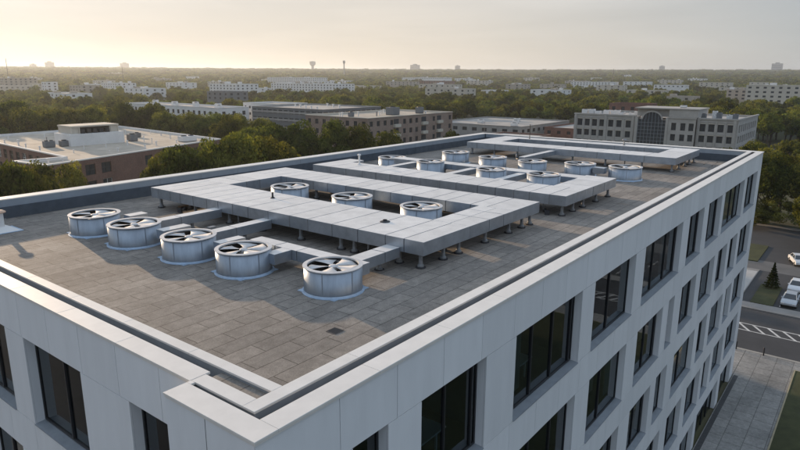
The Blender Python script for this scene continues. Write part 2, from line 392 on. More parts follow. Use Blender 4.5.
# ------------------------------------------------------------------ the office building
BL, BW = 57.4, 29.3
off = thing('office_building', 'white panelled office block with a flat paved roof filling the foreground', 'building')
rng = random.Random(4)
ROWTOP = [-1.55-4.45*k for k in range(5)]; WH = 3.05
r_rows = [
 [(2.1, 3.35), (4.72, 8.0), (9.9, 15.4), (16.75, 21.95), (23.4, 30.35), (31.95, 35.6), (36.95, 41.0), (42.0, 49.5), (50.7, 55.7)],
 [(2.1, 3.35), (4.72, 8.0), (9.9, 15.4), (16.95, 21.7), (23.4, 27.9), (29.1, 30.35), (31.95, 35.6), (36.95, 41.0), (42.2, 45.4), (46.5, 49.5), (50.7, 55.7)],
 [(2.1, 8.0), (9.9, 12.2), (13.4, 15.4), (16.95, 21.7), (23.4, 27.0), (28.1, 30.35), (31.95, 37.2), (38.4, 41.0), (42.2, 46.4), (47.6, 49.9), (51.0, 55.7)],
 [(2.1, 8.0), (9.9, 15.4), (16.95, 18.6), (19.8, 23.4), (24.6, 30.35), (31.95, 35.6), (36.95, 41.0), (42.0, 44.4), (45.5, 49.5), (50.7, 55.7)],
 [(2.1, 8.0), (9.9, 15.4), (16.95, 21.7), (23.4, 30.35), (31.95, 35.6), (36.95, 41.0), (42.0, 49.5), (50.7, 55.7)]]
l_rows = [[(3.25, 5.9), (8.5, 12.25), (13.7, 16.9), (18.6, 22.1), (23.8, 27.2)]]*5
def facade(org, ud, nd, rz, width, rows, mod, mod0, u_start):
    back = MB(); pan = MB(); ops = []
    for k, row in enumerate(rows):
        zt = ROWTOP[k]; ops += [(a-u_start, b-u_start, zt-WH, zt) for a, b in row]
    o0 = Vector(org)-Vector(nd)*.05
    wall_grid(back, o0, ud, nd, width, G+.1, -.09, ops, joint, panel, .30)
    up = Vector((0, 0, 1)); ud = Vector(ud); nd = Vector(nd); org = Vector(org)
    def pl(a, b, za, zb):
        g = .009; a += g; b -= g; za += g; zb -= g
        if b-a < .05: return
        P = lambda q, z, d: org+ud*q+up*z-nd*d
        pan.quad([P(a, za, 0), P(b, za, 0), P(b, zb, 0), P(a, zb, 0)], panel)
        for (p1, p2) in (((a, za), (b, za)), ((b, za), (b, zb)), ((b, zb), (a, zb)), ((a, zb), (a, za))):
            pan.quad([P(*p1, 0), P(*p1, .05), P(*p2, .05), P(*p2, 0)], panel)
    edges = [0]+[q for q in np.arange(mod0-u_start, width-.6, mod)]+[width]
    bands = [(-.09, ROWTOP[0])]+[(ROWTOP[k]-WH, ROWTOP[k+1]) for k in range(4)]
    for zt, zb in bands:
        for i in range(len(edges)-1): pl(edges[i], edges[i+1], zb, zt)
    for k, row in enumerate(rows):
        prev = 0
        for a, b in [(a-u_start, b-u_start) for a, b in row]+[(width, width)]:
            pl(prev, a, ROWTOP[k]-WH, ROWTOP[k]) if a-prev > .05 else None
            prev = b
    pl(0, width, G+.12, ROWTOP[4]-WH) if ROWTOP[4]-WH > G+.2 else None
    back.build('wall', off); pan.build('facade_panels', off)
    for k, (a, b, za, zb) in enumerate(ops):
        w = b-a; n = max(1, round(w/(2.1 if k > 0 else 1.8)))
        if w > 1.5:
            ms = [w*(i+1)/n+rng.uniform(-.25, .25) for i in range(n-1)]
            if w > 2.5 and rng.random() < .6: ms.append(w-.3)
        else: ms = []
        wo_ = place_window(off, org-nd*.30, ud, rz, a, b, za+.05, zb, .0, ms, None, nd=nd)
        sm = MB(); sm.quad([(.01, -.33, -.03), (w-.01, -.33, -.03), (w-.01, -.005, -.005), (.01, -.005, -.005)], grey_metal); sm.quad([(.01, -.33, -.065), (w-.01, -.33, -.065), (w-.01, -.33, -.03), (.01, -.33, -.03)], grey_metal)
        sm.build('sill', wo_)
facade((-.58, .06, 0), (1, 0, 0), (0, -1, 0), 0, BL+.58, r_rows, 2.0, 1.7, -.58)
# left facade runs along +y, outward -x : local x axis of windows must run along -y so that local +y points inwards (+x)
facade((.08, BW, 0), (0, -1, 0), (-1, 0, 0), R(-90), BW-3.0, [sorted((BW-b, BW-a) for a, b in row) for row in l_rows], 2.0, .95, 0)
mb = MB()
# corner pier that stands proud of the left facade
for (ya, yb) in ((.06, 1.58), (1.6, 3.0)):
    for za, zb in ((-4.6, -.09), (-9.05, -4.62), (-13.5, -9.07), (-17.95, -13.52), (G+.1, -17.97)):
        mb.quad([(-.58, yb, za), (-.58, ya, za), (-.58, ya, zb), (-.58, yb, zb)], panel)
mb.quad([(-.58, 3.0, G), (-.58, 3.0, -.09), (.08, 3.0, -.09), (.08, 3.0, G)], panel)
mb.quad([(-.57, 3.0, G), (-.57, .06, G), (-.57, .06, -.1), (-.57, 3.0, -.1)], joint)
mb.build('corner_pier', off)
mb = MB()
mb.quad([(BL, .06, G), (BL, BW, G), (BL, BW, -.09), (BL, .06, -.09)], panel)
mb.quad([(BL, BW, G), (.08, BW, G), (.08, BW, -.09), (BL, BW, -.09)], panel)
mb.build('rear_wall', off)

# roof deck, slots, copings
FL = -1.05
mb = MB(); mb.box(1.15, BL-.75, 1.25, BW-.8, FL-.4, FL, tiles); mb.build('roof_deck', off)
mb = MB()
ct = -.06
def cop(x0, x1, y0, y1, lx=None, z=0.0):
    """coping split into lengths with hairline joints"""
    if (x1-x0) > (y1-y0):
        n = max(1, round((x1-x0)/3.1)); st = (x1-x0)/n
        for i in range(n): mb.box(x0+i*st+(.004 if i else 0), x0+(i+1)*st-(.004 if i < n-1 else 0), y0, y1, ct+z, z, coping_m)
    else:
        n = max(1, round((y1-y0)/3.1)); st = (y1-y0)/n
        for i in range(n): mb.box(x0, x1, y0+i*st+(.004 if i else 0), y0+(i+1)*st-(.004 if i < n-1 else 0), ct+z, z, coping_m)
# outer copings (with fascia lip)
cop(-.04, BL+.04, 0, .55)                # right
cop(-.62, -.045, 0, 2.99)                # corner block, outer leg
cop(.04, .57, 3.0, BW-.82)               # left
mb.box(-.04, .065, 2.84, 2.99, ct, 0, coping_m)
cop(BL-.8, BL+.04, .555, BW-.82)         # back right
cop(.04, BL+.04, BW-.815, BW+.03)        # back left
mb.build('outer_coping', off, bevel=.008)
mb = MB()
mb.box(-.60, BL+.02, .02, .10, -.11, ct, coping_m); mb.box(-.60, -.54, .10, 2.97, -.11, ct, coping_m)
mb.box(.06, .12, 3.0, BW+.01, -.11, ct, coping_m); mb.box(-.54, .06, 2.90, 2.97, -.11, ct, coping_m)
mb.box(BL-.06, BL+.02, .10, BW+.01, -.11, ct, coping_m); mb.box(.12, BL-.06, BW-.07, BW+.01, -.11, ct, coping_m)
mb.build('coping_fascia', off)
mb = MB()
cop(.07, BL-.82, .85, 1.22)              # right, inner
cop(.07, .44, 1.225, 2.98)               # corner block, inner leg
cop(.84, 1.14, 1.225, BW-.82)            # left, inner
mb.build('inner_coping', off, bevel=.008)
mb = MB()
mb.box(.09, BL-.8, .87, 1.20, -1.2, ct, grey_metal)
mb.box(.86, 1.12, 1.20, BW-.80, -1.2, ct, grey_metal)
mb.box(.09, .42, 1.20, 2.96, -.5, ct, grey_metal)
mb.build('inner_kerb', off)
mb = MB()
mb.box(-.5, BL-.8, .53, .88, -.6, -.34, membrane); mb.box(-.06, .10, .87, 2.99, -.6, -.34, membrane)
mb.box(.5, .88, 2.97, BW-.8, -.6, -.40, grey_metal); mb.box(.40, .88, 1.19, 2.97, -.6, -.13, tiles)
mb.box(.2, .5, 2.97, BW-.8, -.6, ct, grey_metal); mb.box(-.5, .53, .11, .53, -.6, ct, grey_metal); mb.box(.53, BL-.8, .11, .53, -.6, ct, grey_metal)
mb.box(-.53, -.06, .53, 2.89, -.6, ct, grey_metal)
mb.build('gutter', off)
mb = MB()   # back parapets, two-tone inner face
mb.box(1.14, BL-.8, BW-.80, BW-.3, -.42, ct, mat('parapet_liner', (.29, .335, .385), .5, metal=.2, noise=.15, nscale=1))
mb.box(1.14, BL-.8, BW-.88, BW-.3, FL-.1, -.42, membrane)
mb.box(BL-.78, BL-.1, 1.22, BW-.88, -.42, ct, MAT['parapet_liner']); mb.box(BL-.86, BL-.1, 1.22, BW-.88, FL-.1, -.42, membrane)
mb.build('parapet', off)
# joints of the parapet liner
for k in range(18): MB().box(2.5+k*3.1, 2.53+k*3.1, BW-.815, BW-.79, -.41, ct-.002, grey_metal).build('seam_strip', off)
# interiors: slabs, core, partitions
mb = MB(); 
for zt in ROWTOP[:4]: mb.box(.6, BL-.3, .55, BW-.3, zt-WH-.55, zt-WH-.08, carpet)
mb.box(.6, BL-.3, .55, BW-.3, -1.46, -1.452, white_m); mb.box(.6, BL-.3, .55, BW-.3, G+.05, G+.2, carpet)
mb.build('floor_slabs', off)
mb = MB(); mb.box(7, BL-1, 6.8, BW-7, G+.2, -1.47, inner)
for x in (8.9, 16.1, 22.7, 31.1, 36.3, 41.5, 50.1):
    mb.box(x, x+.15, .6, 6.8, G+.2, -1.47, inner)
mb.box(.7, 7, 13.0, 13.15, G+.2, -1.47, inner)
mb.build('partition_walls', off)
mb = MB()
for zt in ROWTOP[:4]:
    for x in np.arange(10.5, 56, 2.6):
        if rng.random() < .6: mb.box(x, x+rng.uniform(.5, 1.1), .72, .76, zt-WH*rng.choice([.55, .9, 1.0]), zt-.02, blindm)
mb.build('window_blinds', off)
# roof drain
d = MB(); d.box(-.2, .2, -.2, .2, 0, .012, mat('drain_frame', (.10, .09, .085), .7))
dr = d.build('roof_drain', loc=(5.74, 4.08, FL+.003)); tag(dr, 'small dark square drain grate set in the paving near the roof corner', 'drain')
g = MB()
for k in range(9): g.box(-.17, .17, -.17+k*.04, -.155+k*.04, .012, .02, dark_metal)
g.build('grate', dr)

# ------------------------------------------------------------------ desks behind the glass
def desk(x, y, zt, label):
    t = thing('desk', label, 'desk', (x, y, zt-WH-.08), 'desks inside the offices')
    MB().box(-1.1, 1.1, -.45, .45, .70, .75, deskm).build('tabletop', t)
    for sx in (-1, 1):
        for sy in (-1, 1): MB().box(sx*.72-.03, sx*.72+.03, sy*.34-.03, sy*.34+.03, 0, .70, deskm).build('leg', t)
    return t
desk(6.3, 1.5, ROWTOP[0], 'white desk behind the leftmost wide top-floor window of the long facade')
desk(12.4, 1.6, ROWTOP[0], 'white desk behind the second wide top-floor window from the near corner')
desk(14.4, 3.6, ROWTOP[0], 'white desk further inside the second wide top-floor window')
desk(19.3, 1.9, ROWTOP[0], 'white desk behind the third wide top-floor window from the near corner')
desk(26.0, 1.9, ROWTOP[0], 'white desk behind the fourth wide top-floor window')
desk(18.8, 1.9, ROWTOP[1], 'white desk one floor below the top behind a wide window')
desk(2.2, 10.2, ROWTOP[0], 'white desk behind the large window of the short facade')

# ------------------------------------------------------------------ roof fans
def make_fan(height, rad, label):
    t = thing('roof_fan', label, 'fan', (0, 0, 0), 'round metal exhaust fans on the office roof')
    H = height
    a = MB(); a.lathe([(rad-.02, .04), (rad-.02, H-.05), (rad-.05, H-.05), (rad-.05, .3)], fan_wall, 64)
    h = a.build('housing', t, smooth=False); 
    for p in h.data.polygons: p.use_smooth = True
    s = MB()
    for k in range(6):
        th = k*math.pi/3+.4; c, si = math.cos(th), math.sin(th); kk = len(s.v)
        s.box(rad-.021, rad-.012, -.018, .018, .07, H-.07, fan_wall, skip='b'); s.xf(Matrix.Rotation(th, 4, 'Z'), kk)
    s.lathe([(rad-.021, .10), (rad-.006, .10), (rad-.006, .13), (rad-.021, .13)], fan_wall, 64)
    s.build('seam_strip', t)
    a = MB(); a.lathe([(rad-.018, H-.035), (rad+.012, H-.03), (rad+.012, H), (rad-.155, H+.008), (rad-.16, H-.05)], fan_top, 72)
    a.build('rim', t, smooth=False)
    a = MB(); a.lathe([(0.001, H-.42), (rad-.06, H-.42)], fan_dark, 40); a.lathe([(rad-.055, H-.42), (rad-.16, H-.09)], fan_dark, 40); a.build('inner_duct', t)
    # five broad pitched blades
    me = MB(); n = 6; r0, r1 = .12, rad-.19
    for i in range(n):
        q = i/(n-1); rr = r0+(r1-r0)*q; half = R(16+13*q)
        for j in (-1, 0, 1):
            th = j*half; z = .03*j*(.4+.9*q)+(.006 if j == 0 else 0)
            me.v.append((rr*math.cos(th), rr*math.sin(th), z))
    for i in range(n-1):
        for j in range(2): me.f.append((i*3+j, (i+1)*3+j, (i+1)*3+j+1, i*3+j+1)); me.m.append(me.mi(fan_top))
    bm = me.mesh('blade', smooth=True)
    for k in range(5):
        b = link('blade', bm, t, (0, 0, H-.075)); b.rotation_euler.z = R(k*72+17)
        so = b.modifiers.new('solid', 'SOLIDIFY'); so.thickness = .012
    a = MB(); a.lathe([(.001, H-.02), (.10, H-.03), (.17, H-.07), (.17, H-.2), (.001, H-.2)], fan_top, 24); a.build('hub', t, smooth=False)
    a = MB(); s_ = rad*.93
    poly = [(-s_-.2, -s_+.12), (-s_+.12, -s_-.2), (s_-.12, -s_-.2), (s_+.2, -s_+.12), (s_+.2, s_-.12), (s_-.12, s_+.2), (-s_+.12, s_+.2), (-s_-.2, s_-.12)]
    s2 = rad*.85; poly = [(-s2, -s2), (s2, -s2), (s2, s2), (-s2, s2)]
    a.prism(poly, .003, .028, flash); a.lathe([(rad+.075, .003), (rad+.075, .02), (rad+.02, .025), (rad-.005, .09)], flash, 64)
    a.build('base_flashing', t)
    reg(t)
    return t
fan_specs = [
 (7.25, 21.75, .97, 1.17, 17, 'silver roof fan at the far left of the near row, by the rear parapet'),
 (7.40, 18.35, .97, 1.17, 40, 'silver roof fan, second from the left in the near row'),
 (7.65, 14.45, .97, 1.14, 62, 'silver roof fan in the middle of the near row of five'),
 (7.85, 11.05, .97, 1.10, 5, 'silver roof fan, fourth from the left in the near row'),
 (8.45, 6.75, .97, 1.08, 30, 'silver roof fan nearest the camera, right end of the near row'),
 (17.72, 19.2, 1.2, 1.12, 50, 'roof fan in the left part of the large near duct ring, beside a thin post'),
 (17.70, 14.2, 1.2, 1.12, 9, 'roof fan in the middle of the large near duct ring'),
 (17.95, 9.70, 1.2, 1.08, 33, 'roof fan in the right part of the large near duct ring'),
 (33.4, 23.9, .98, 1.17, 20, 'roof fan standing alone near the rear parapet beside a white pipe'),
 (31.0, 18.3, 1.35, 1.05, 44, 'low roof fan behind the second duct, nearest the rear parapet there'),
 (30.4, 12.75, 1.38, 1.05, 62, 'low roof fan behind the middle of the second duct'),
 (30.6, 8.95, 1.4, 1.10, 15, 'roof fan tucked inside the end corner of the second duct'),
 (39.9, 21.8, .98, 1.22, 11, 'large pale roof fan in the far row, leftmost, in front of the third duct'),
 (38.9, 17.45, .98, 1.18, 57, 'pale roof fan, second from the left in the far row'),
 (38.7, 13.7, .98, 1.15, 38, 'roof fan in the far row with a duct running from it to the third duct'),
 (39.9, 10.2, .98, 1.2, 22, 'pale roof fan, second from the right in the far row'),
 (40.3, 6.8, .98, 1.22, 66, 'pale roof fan at the open right end of the far row')]
protos = {}
for x, y, h, rad, rz, lab in fan_specs:
    key = h
    if h > 1: key = 1.2 if h < 1.3 else 1.38
    if key not in protos:
        protos[key] = t = make_fan(key, 1.15, lab); t.location = (x, y, FL); t.rotation_euler.z = 0; t.scale = (rad/1.15, rad/1.15, 1)
    else:
        t = copy_of(protos[key], (x, y, FL), lab, sc=(rad/1.15, rad/1.15, 1))
    for c in [o for o in COL.objects if o.parent == t and o.name.startswith('blade')]: c.rotation_euler.z += R(rz)

# ------------------------------------------------------------------ ducts
DT, DB = .15, -.42
leg_me = MB(); leg_me.box(-.06, .06, -.06, .06, .08, .63, leg_m); leg_me.box(-.11, .11, -.11, .11, .57, .628, leg_m)
leg_me.lathe([(.001, .03), (.14, .03), (.14, .12), (.09, .17), (.075, .30), (.001, .30)], leg_m, 14)
leg_me = leg_me.mesh('leg')
foot_me = MB().lathe([(.001, .002), (.21, .002), (.21, .05), (.15, .055), (.001, .055)], rubber, 14).mesh('foot')
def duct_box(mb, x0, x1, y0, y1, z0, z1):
    mb.box(x0, x1, y0, y1, z0, z1, galv_side_shade); mb.m[-5] = mb.mi(galv)
class Duct:
    def __init__(s, label, name='air_duct', group='rectangular sheet metal air ducts on the office roof'):
        s.t = thing(name, label, 'duct', (0, 0, 0), group); s.c = MB(); s.k = MB(); s.rng = random.Random(len(label))
    def run(s, x0, x1, y0, y1, zt=DT, zb=DB, ax='y', step=1.25, rows=1, e0=True, e1=True):
        a0, a1 = (y0, y1) if ax == 'y' else (x0, x1); cuts = [a0]
        while cuts[-1] < a1-step*1.5: cuts.append(cuts[-1]+step*s.rng.choice([.8, 1, 1, 1.25]))
        cuts.append(a1); g = .02; ins = .02
        for i in range(len(cuts)-1):
            p, q = cuts[i]+(g if i else 0), cuts[i+1]-(g if i < len(cuts)-2 else 0)
            ys = [0, 1] if rows == 1 else ([0, .52, 1] if i % 2 == 0 or rows == 2 else [0, 1])
            for j in range(len(ys)-1):
                if ax == 'y':
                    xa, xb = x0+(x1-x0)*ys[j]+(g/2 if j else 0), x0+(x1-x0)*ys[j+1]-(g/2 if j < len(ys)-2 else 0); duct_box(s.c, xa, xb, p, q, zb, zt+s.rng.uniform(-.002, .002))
                else:
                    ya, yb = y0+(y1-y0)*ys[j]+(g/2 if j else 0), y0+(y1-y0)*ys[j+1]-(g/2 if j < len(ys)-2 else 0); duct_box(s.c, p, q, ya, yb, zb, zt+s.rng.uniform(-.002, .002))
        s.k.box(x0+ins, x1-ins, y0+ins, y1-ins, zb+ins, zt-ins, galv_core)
        # standing flanges at some joints, on the long sides
        for c in cuts[1:-1]:
            if s.rng.random() < .55:
                if ax == 'y': s.k.box(x0-.012, x0+.01, c-.02, c+.02, zb+.01, zt-.01, leg_m); s.k.box(x1-.01, x1+.012, c-.02, c+.02, zb+.01, zt-.01, leg_m)
                else: s.k.box(c-.02, c+.02, y0-.012, y0+.01, zb+.01, zt-.01, leg_m); s.k.box(c-.02, c+.02, y1-.01, y1+.012, zb+.01, zt-.01, leg_m)
    def legs(s, pts, zb=DB):
        for x, y in pts:
            l = link('leg', leg_me, s.t, (x, y, FL)); l.scale = (1, 1, (zb-FL)/.63)
            link('foot', foot_me, l)
    def done(s):
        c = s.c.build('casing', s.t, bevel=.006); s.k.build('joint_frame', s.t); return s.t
A = Duct('broad rectangular duct ring nearest the camera enclosing three fans')
A.run(12.2, 15.68, 5.42, 25.0, ax='y', step=1.22)
A.run(19.78, 22.6, 5.42, 25.0, ax='y', step=1.22)
A.run(15.69, 19.77, 22.3, 25.0, ax='x', step=1.3)
A.run(15.69, 19.77, 5.42, 7.4, ax='x', step=1.35, rows=2)
A.legs([(12.55, y) for y in (5.8, 6.9, 9.4, 10.2, 12.8, 15.6, 18.2, 21.2, 24.6)]+[(15.3, y) for y in (6.6, 9.6, 12.8, 16, 19.2, 22)]+[(x, 5.75) for x in (14.1, 15.3, 17.6, 19.9, 21.3, 22.2)]
       + [(22.2, y) for y in (8, 11, 14, 17, 20, 23, 24.6)]+[(20.2, y) for y in (9, 12.5, 16, 19.5)]+[(15, 24.6), (18, 24.6)])
A.done()
B = Duct('long middle duct with a short return arm at its right end')
B.run(24.9, 27.7, 4.95, 24.6, ax='y', step=1.22)
B.run(27.71, 32.9, 4.95, 6.95, ax='x', step=1.5)
B.run(27.71, 29.0, 23.2, 24.6, ax='x', step=1.5)
B.run(32.0, 33.2, 6.96, 22.6, zt=.05, zb=-.35, ax='y', step=2)
for yy in (20.4, 15.1, 11.2): B.run(27.71, 31.99, yy-.28, yy+.28, zt=-.02, zb=-.40, ax='x', step=4)
B.legs([(25.3, y) for y in (5.3, 8, 11, 14, 17, 20, 24.2)]+[(x, 5.3) for x in (26.8, 28.3, 30.4, 32.5)]+[(27.3, y) for y in (8, 12, 16, 20)]+[(32.5, y) for y in (6.6, 10, 14, 18, 22)])
B.done()
C = Duct('farthest rectangular duct ring along the back end of the roof')
C.run(46.0, 48.7, 4.65, 24.4, ax='y', step=2)
C.run(52.3, 54.0, 4.65, 24.4, ax='y', step=2.2)
C.run(48.71, 52.29, 22.0, 24.4, ax='x', step=1.8)
C.run(48.71, 52.29, 4.65, 6.8, ax='x', step=1.8)
C.run(39.9, 45.99, 15.0, 15.55, zt=-.02, zb=-.42, ax='x', step=3)
C.legs([(46.4, y) for y in (5.0, 7.4, 10.5, 13.5, 16.5, 19, 21.5, 24)]+[(x, 5.0) for x in (48.5, 50.5, 52, 53.6)]+[(53.6, y) for y in (9, 13, 17, 21)])
C.done()
def stub(label, runs, legs=()):
    D = Duct(label, 'branch_duct', 'small branch ducts between fans and main ducts')
    for rr in runs: D.run(*rr[:4], zt=-.25, zb=-.68, ax=rr[4], step=1.6)
    D.legs(legs, -.68); D.done()
stub('narrow branch duct from the second fan of the near row to the large duct', [(8.55, 12.19, 18.35, 18.95, 'x')], [(10.6, 18.65)])
stub('narrow branch duct from the middle fan of the near row to the large duct', [(8.85, 12.19, 14.45, 15.05, 'x')], [(10.8, 14.75)])
stub('narrow branch duct rising from the nearest fan to the corner of the large duct', [(9.66, 12.19, 6.6, 7.3, 'x')], [(11.3, 6.95)])
stub('short flat duct stub behind the leftmost fan of the near row', [(8.35, 9.3, 20.45, 21.05, 'x')], [(9.0, 20.75)])
stub('short flat duct stub behind the second fan of the near row', [(7.7, 9.1, 16.45, 17.05, 'x')], [(8.9, 16.75)])
stub('short flat duct stub behind the middle fan of the near row', [(8.0, 9.3, 12.75, 13.25, 'x')], [(9.0, 13.0)])
stub('low L-shaped duct linking the two nearest fans', [(9.2, 9.85, 6.2, 12.35, 'y'), (8.3, 9.19, 9.75, 10.3, 'x')], [(9.5, 8.2), (9.5, 11.8)])
stub('short duct stub between the two rightmost fans of the far row', [(39.4, 40.0, 8.1, 9.0, 'y')])
# brown strips put in for the sunlit paving seen under the ducts
mb = MB(); sunlit_brown = mat('sunlit_paving_brown', (.20, .12, .07), .8, noise=.4, nscale=3)
mb.box(-1.4, 1.4, -.12, .12, .06, .14, sunlit_brown)
for k in range(5): mb.box(-1.3+k*.62, -1.2+k*.62, -.16, .16, 0, .06, rubber)
strip_me = mb.mesh('sunlit_strip')
for x, y, rz, lab in ((14.4, 23.5, 0, 'brown strip standing in for sunlit paving under the left end of the large duct'), (10.9, 20.0, 8, 'brown strip standing in for sunlit paving between the near fans and the large duct'),
                      (20.3, 17.0, 90, 'brown strip standing in for sunlit paving under the rear arm of the large duct ring'), (20.3, 11.4, 90, 'brown strip standing in for sunlit paving under the rear arm near the rightmost enclosed fan')):
    o = link('sunlit_strip', strip_me, None, (x, y, FL+.002)); o.rotation_euler.z = R(rz); tag(o, lab, 'cable tray', 'brown strips standing in for sunlit paving')

def valve(x, y, lab, rz):
    t = thing('pipe_valve', lab, 'pipe', (x, y, FL), 'pipe fittings under the ducts', R(rz))
    a = MB(); a.tube((-.5, 0, .16), (.25, 0, .16), .045, .045, leg_m, 10); a.tube((.25, 0, .14), (.25, 0, .6), .045, .045, leg_m, 10); a.build('pipe', t, smooth=True)
    MB().tube((-.12, -.07, .16), (-.12, .07, .16), .11, .11, dark_metal, 14).build('valve_body', t)
    MB().box(-.62, -.48, -.12, .12, 0, .26, rubber).build('block', t)
for x, y, lab, rz in ((12.9, 22.6, 'small pipe and valve under the left end of the large duct', 15), (12.5, 17.2, 'small pipe and valve under the large duct between two branch ducts', 80), (12.45, 8.4, 'round valve on a pipe beside a leg near the right end of the large duct', 60), (13.2, 16.2, 'second pipe and valve behind the one between the branch ducts', 20),
    (25.4, 6.4, 'pipe and valve under the right corner of the middle duct', 40), (46.8, 9.0, 'pipe and valve under the front arm of the farthest duct', 10), (44.6, 18.0, 'pipe and valve in front of the farthest duct near its left end', 70)): valve(x, y, lab, rz)
t = thing('junction_box', 'small grey junction box on short feet behind the near row of fans', 'junction box', (10.3, 16.6, FL))
MB().box(-.18, .18, -.12, .12, .12, .5, leg_m).build('box', t, bevel=.01); MB().box(-.14, .14, -.09, .09, 0, .12, rubber).build('foot', t)
# vents, posts and masts
def post(x, y, z, h, rad, label, capw=0, m=None, cat='post'):
    m = m or leg_m
    t = thing('vent_post', label, cat, (x, y, z))
    MB().lathe([(.001, 0), (rad*2.6, 0), (rad*2.6, .02), (rad*1.1, .07), (rad*1.1, .1)], m, 16).build('base', t)
    MB().tube((0, 0, .05), (0, 0, h), rad, rad, m, 12).build('pipe', t)
    if capw: MB().lathe([(.001, h+.05), (capw*.6, h+.04), (capw, h-.03), (capw, h-.07), (rad, h-.05)], m, 18).build('cap', t)
    return t
post(14.5, 17.0, DT, .32, .05, 'thin dark post on the near arm of the large duct', m=dark_metal)
post(14.0, 8.85, DT, .03, .09, 'small dark plug on top of the near arm of the large duct', m=dark_metal, cat='plug')
post(27.0, 21.9, DT, .75, .07, 'white vent pipe on the middle duct beside a lone fan', .13, white_m, 'vent')
post(25.9, 2.05, FL, .42, .05, 'short dark post on the paving near the long right parapet', m=dark_metal)
post(53.1, 11.2, DT, .55, .05, 'short mast with a small head on the farthest duct', .22, leg_m, 'mast')
post(52.9, 21.0, DT, 1.5, .035, 'thin upright mast at the rear end of the farthest duct', 0, dark_metal, 'mast')
post(15.9, 12.6, DT-.6, .5, .05, 'small pipe behind the near arm of the large duct', .1, leg_m, 'vent')
t = thing('roof_vent', 'white mushroom vent on a square flashing at the left edge of the roof', 'vent', (4.45, 25.6, FL+.003))
a = MB(); a.box(-.72, .72, -.72, .72, 0, .03, flash)
k = len(a.v); a.v += [(-.62, -.62, .03), (.62, -.62, .03), (.62, .62, .03), (-.62, .62, .03), (-.24, -.24, .24), (.24, -.24, .24), (.24, .24, .24), (-.24, .24, .24)]
for q in ((0, 1, 5, 4), (1, 2, 6, 5), (2, 3, 7, 6), (3, 0, 4, 7), (4, 5, 6, 7)): a.f.append(tuple(k+i for i in q)); a.m.append(a.mi(white_m))
a.build('flashing', t)
MB().lathe([(.14, .22), (.14, .95)], white_m, 20).build('pipe', t, smooth=True)
MB().lathe([(.001, 1.06), (.16, 1.05), (.27, .98), (.27, .93), (.14, .90)], mat('sunlit_cap', (.62, .42, .30), .5), 24).build('cap', t, smooth=True)  # orange sunlight on the cap is painted into its colour
# bits of loose gravel / leaves swept along the parapet
mb = MB(); rr = random.Random(9)
for i in range(70):
    x = rr.uniform(50.5, 56.2); y = rr.uniform(2.2, 4.4)
    if rr.random() < .45: x = rr.uniform(1.5, 56); y = rr.choice([BW-1.0-abs(rr.gauss(0, .15)), 1.35+abs(rr.gauss(0, .12))])
    s_ = rr.uniform(.02, .07); k = len(mb.v); mb.box(-s_, s_, -s_*.7, s_*.7, 0, s_*.7, concrete if rr.random() < .6 else bark, skip='b'); mb.xf(Matrix.Translation((x, y, FL+.001)) @ Matrix.Rotation(rr.uniform(0, 3), 4, 'Z'), k)
tag(mb.build('roof_debris'), 'scattered bits of debris on the roof paving along the parapets', 'debris', kind='stuff')

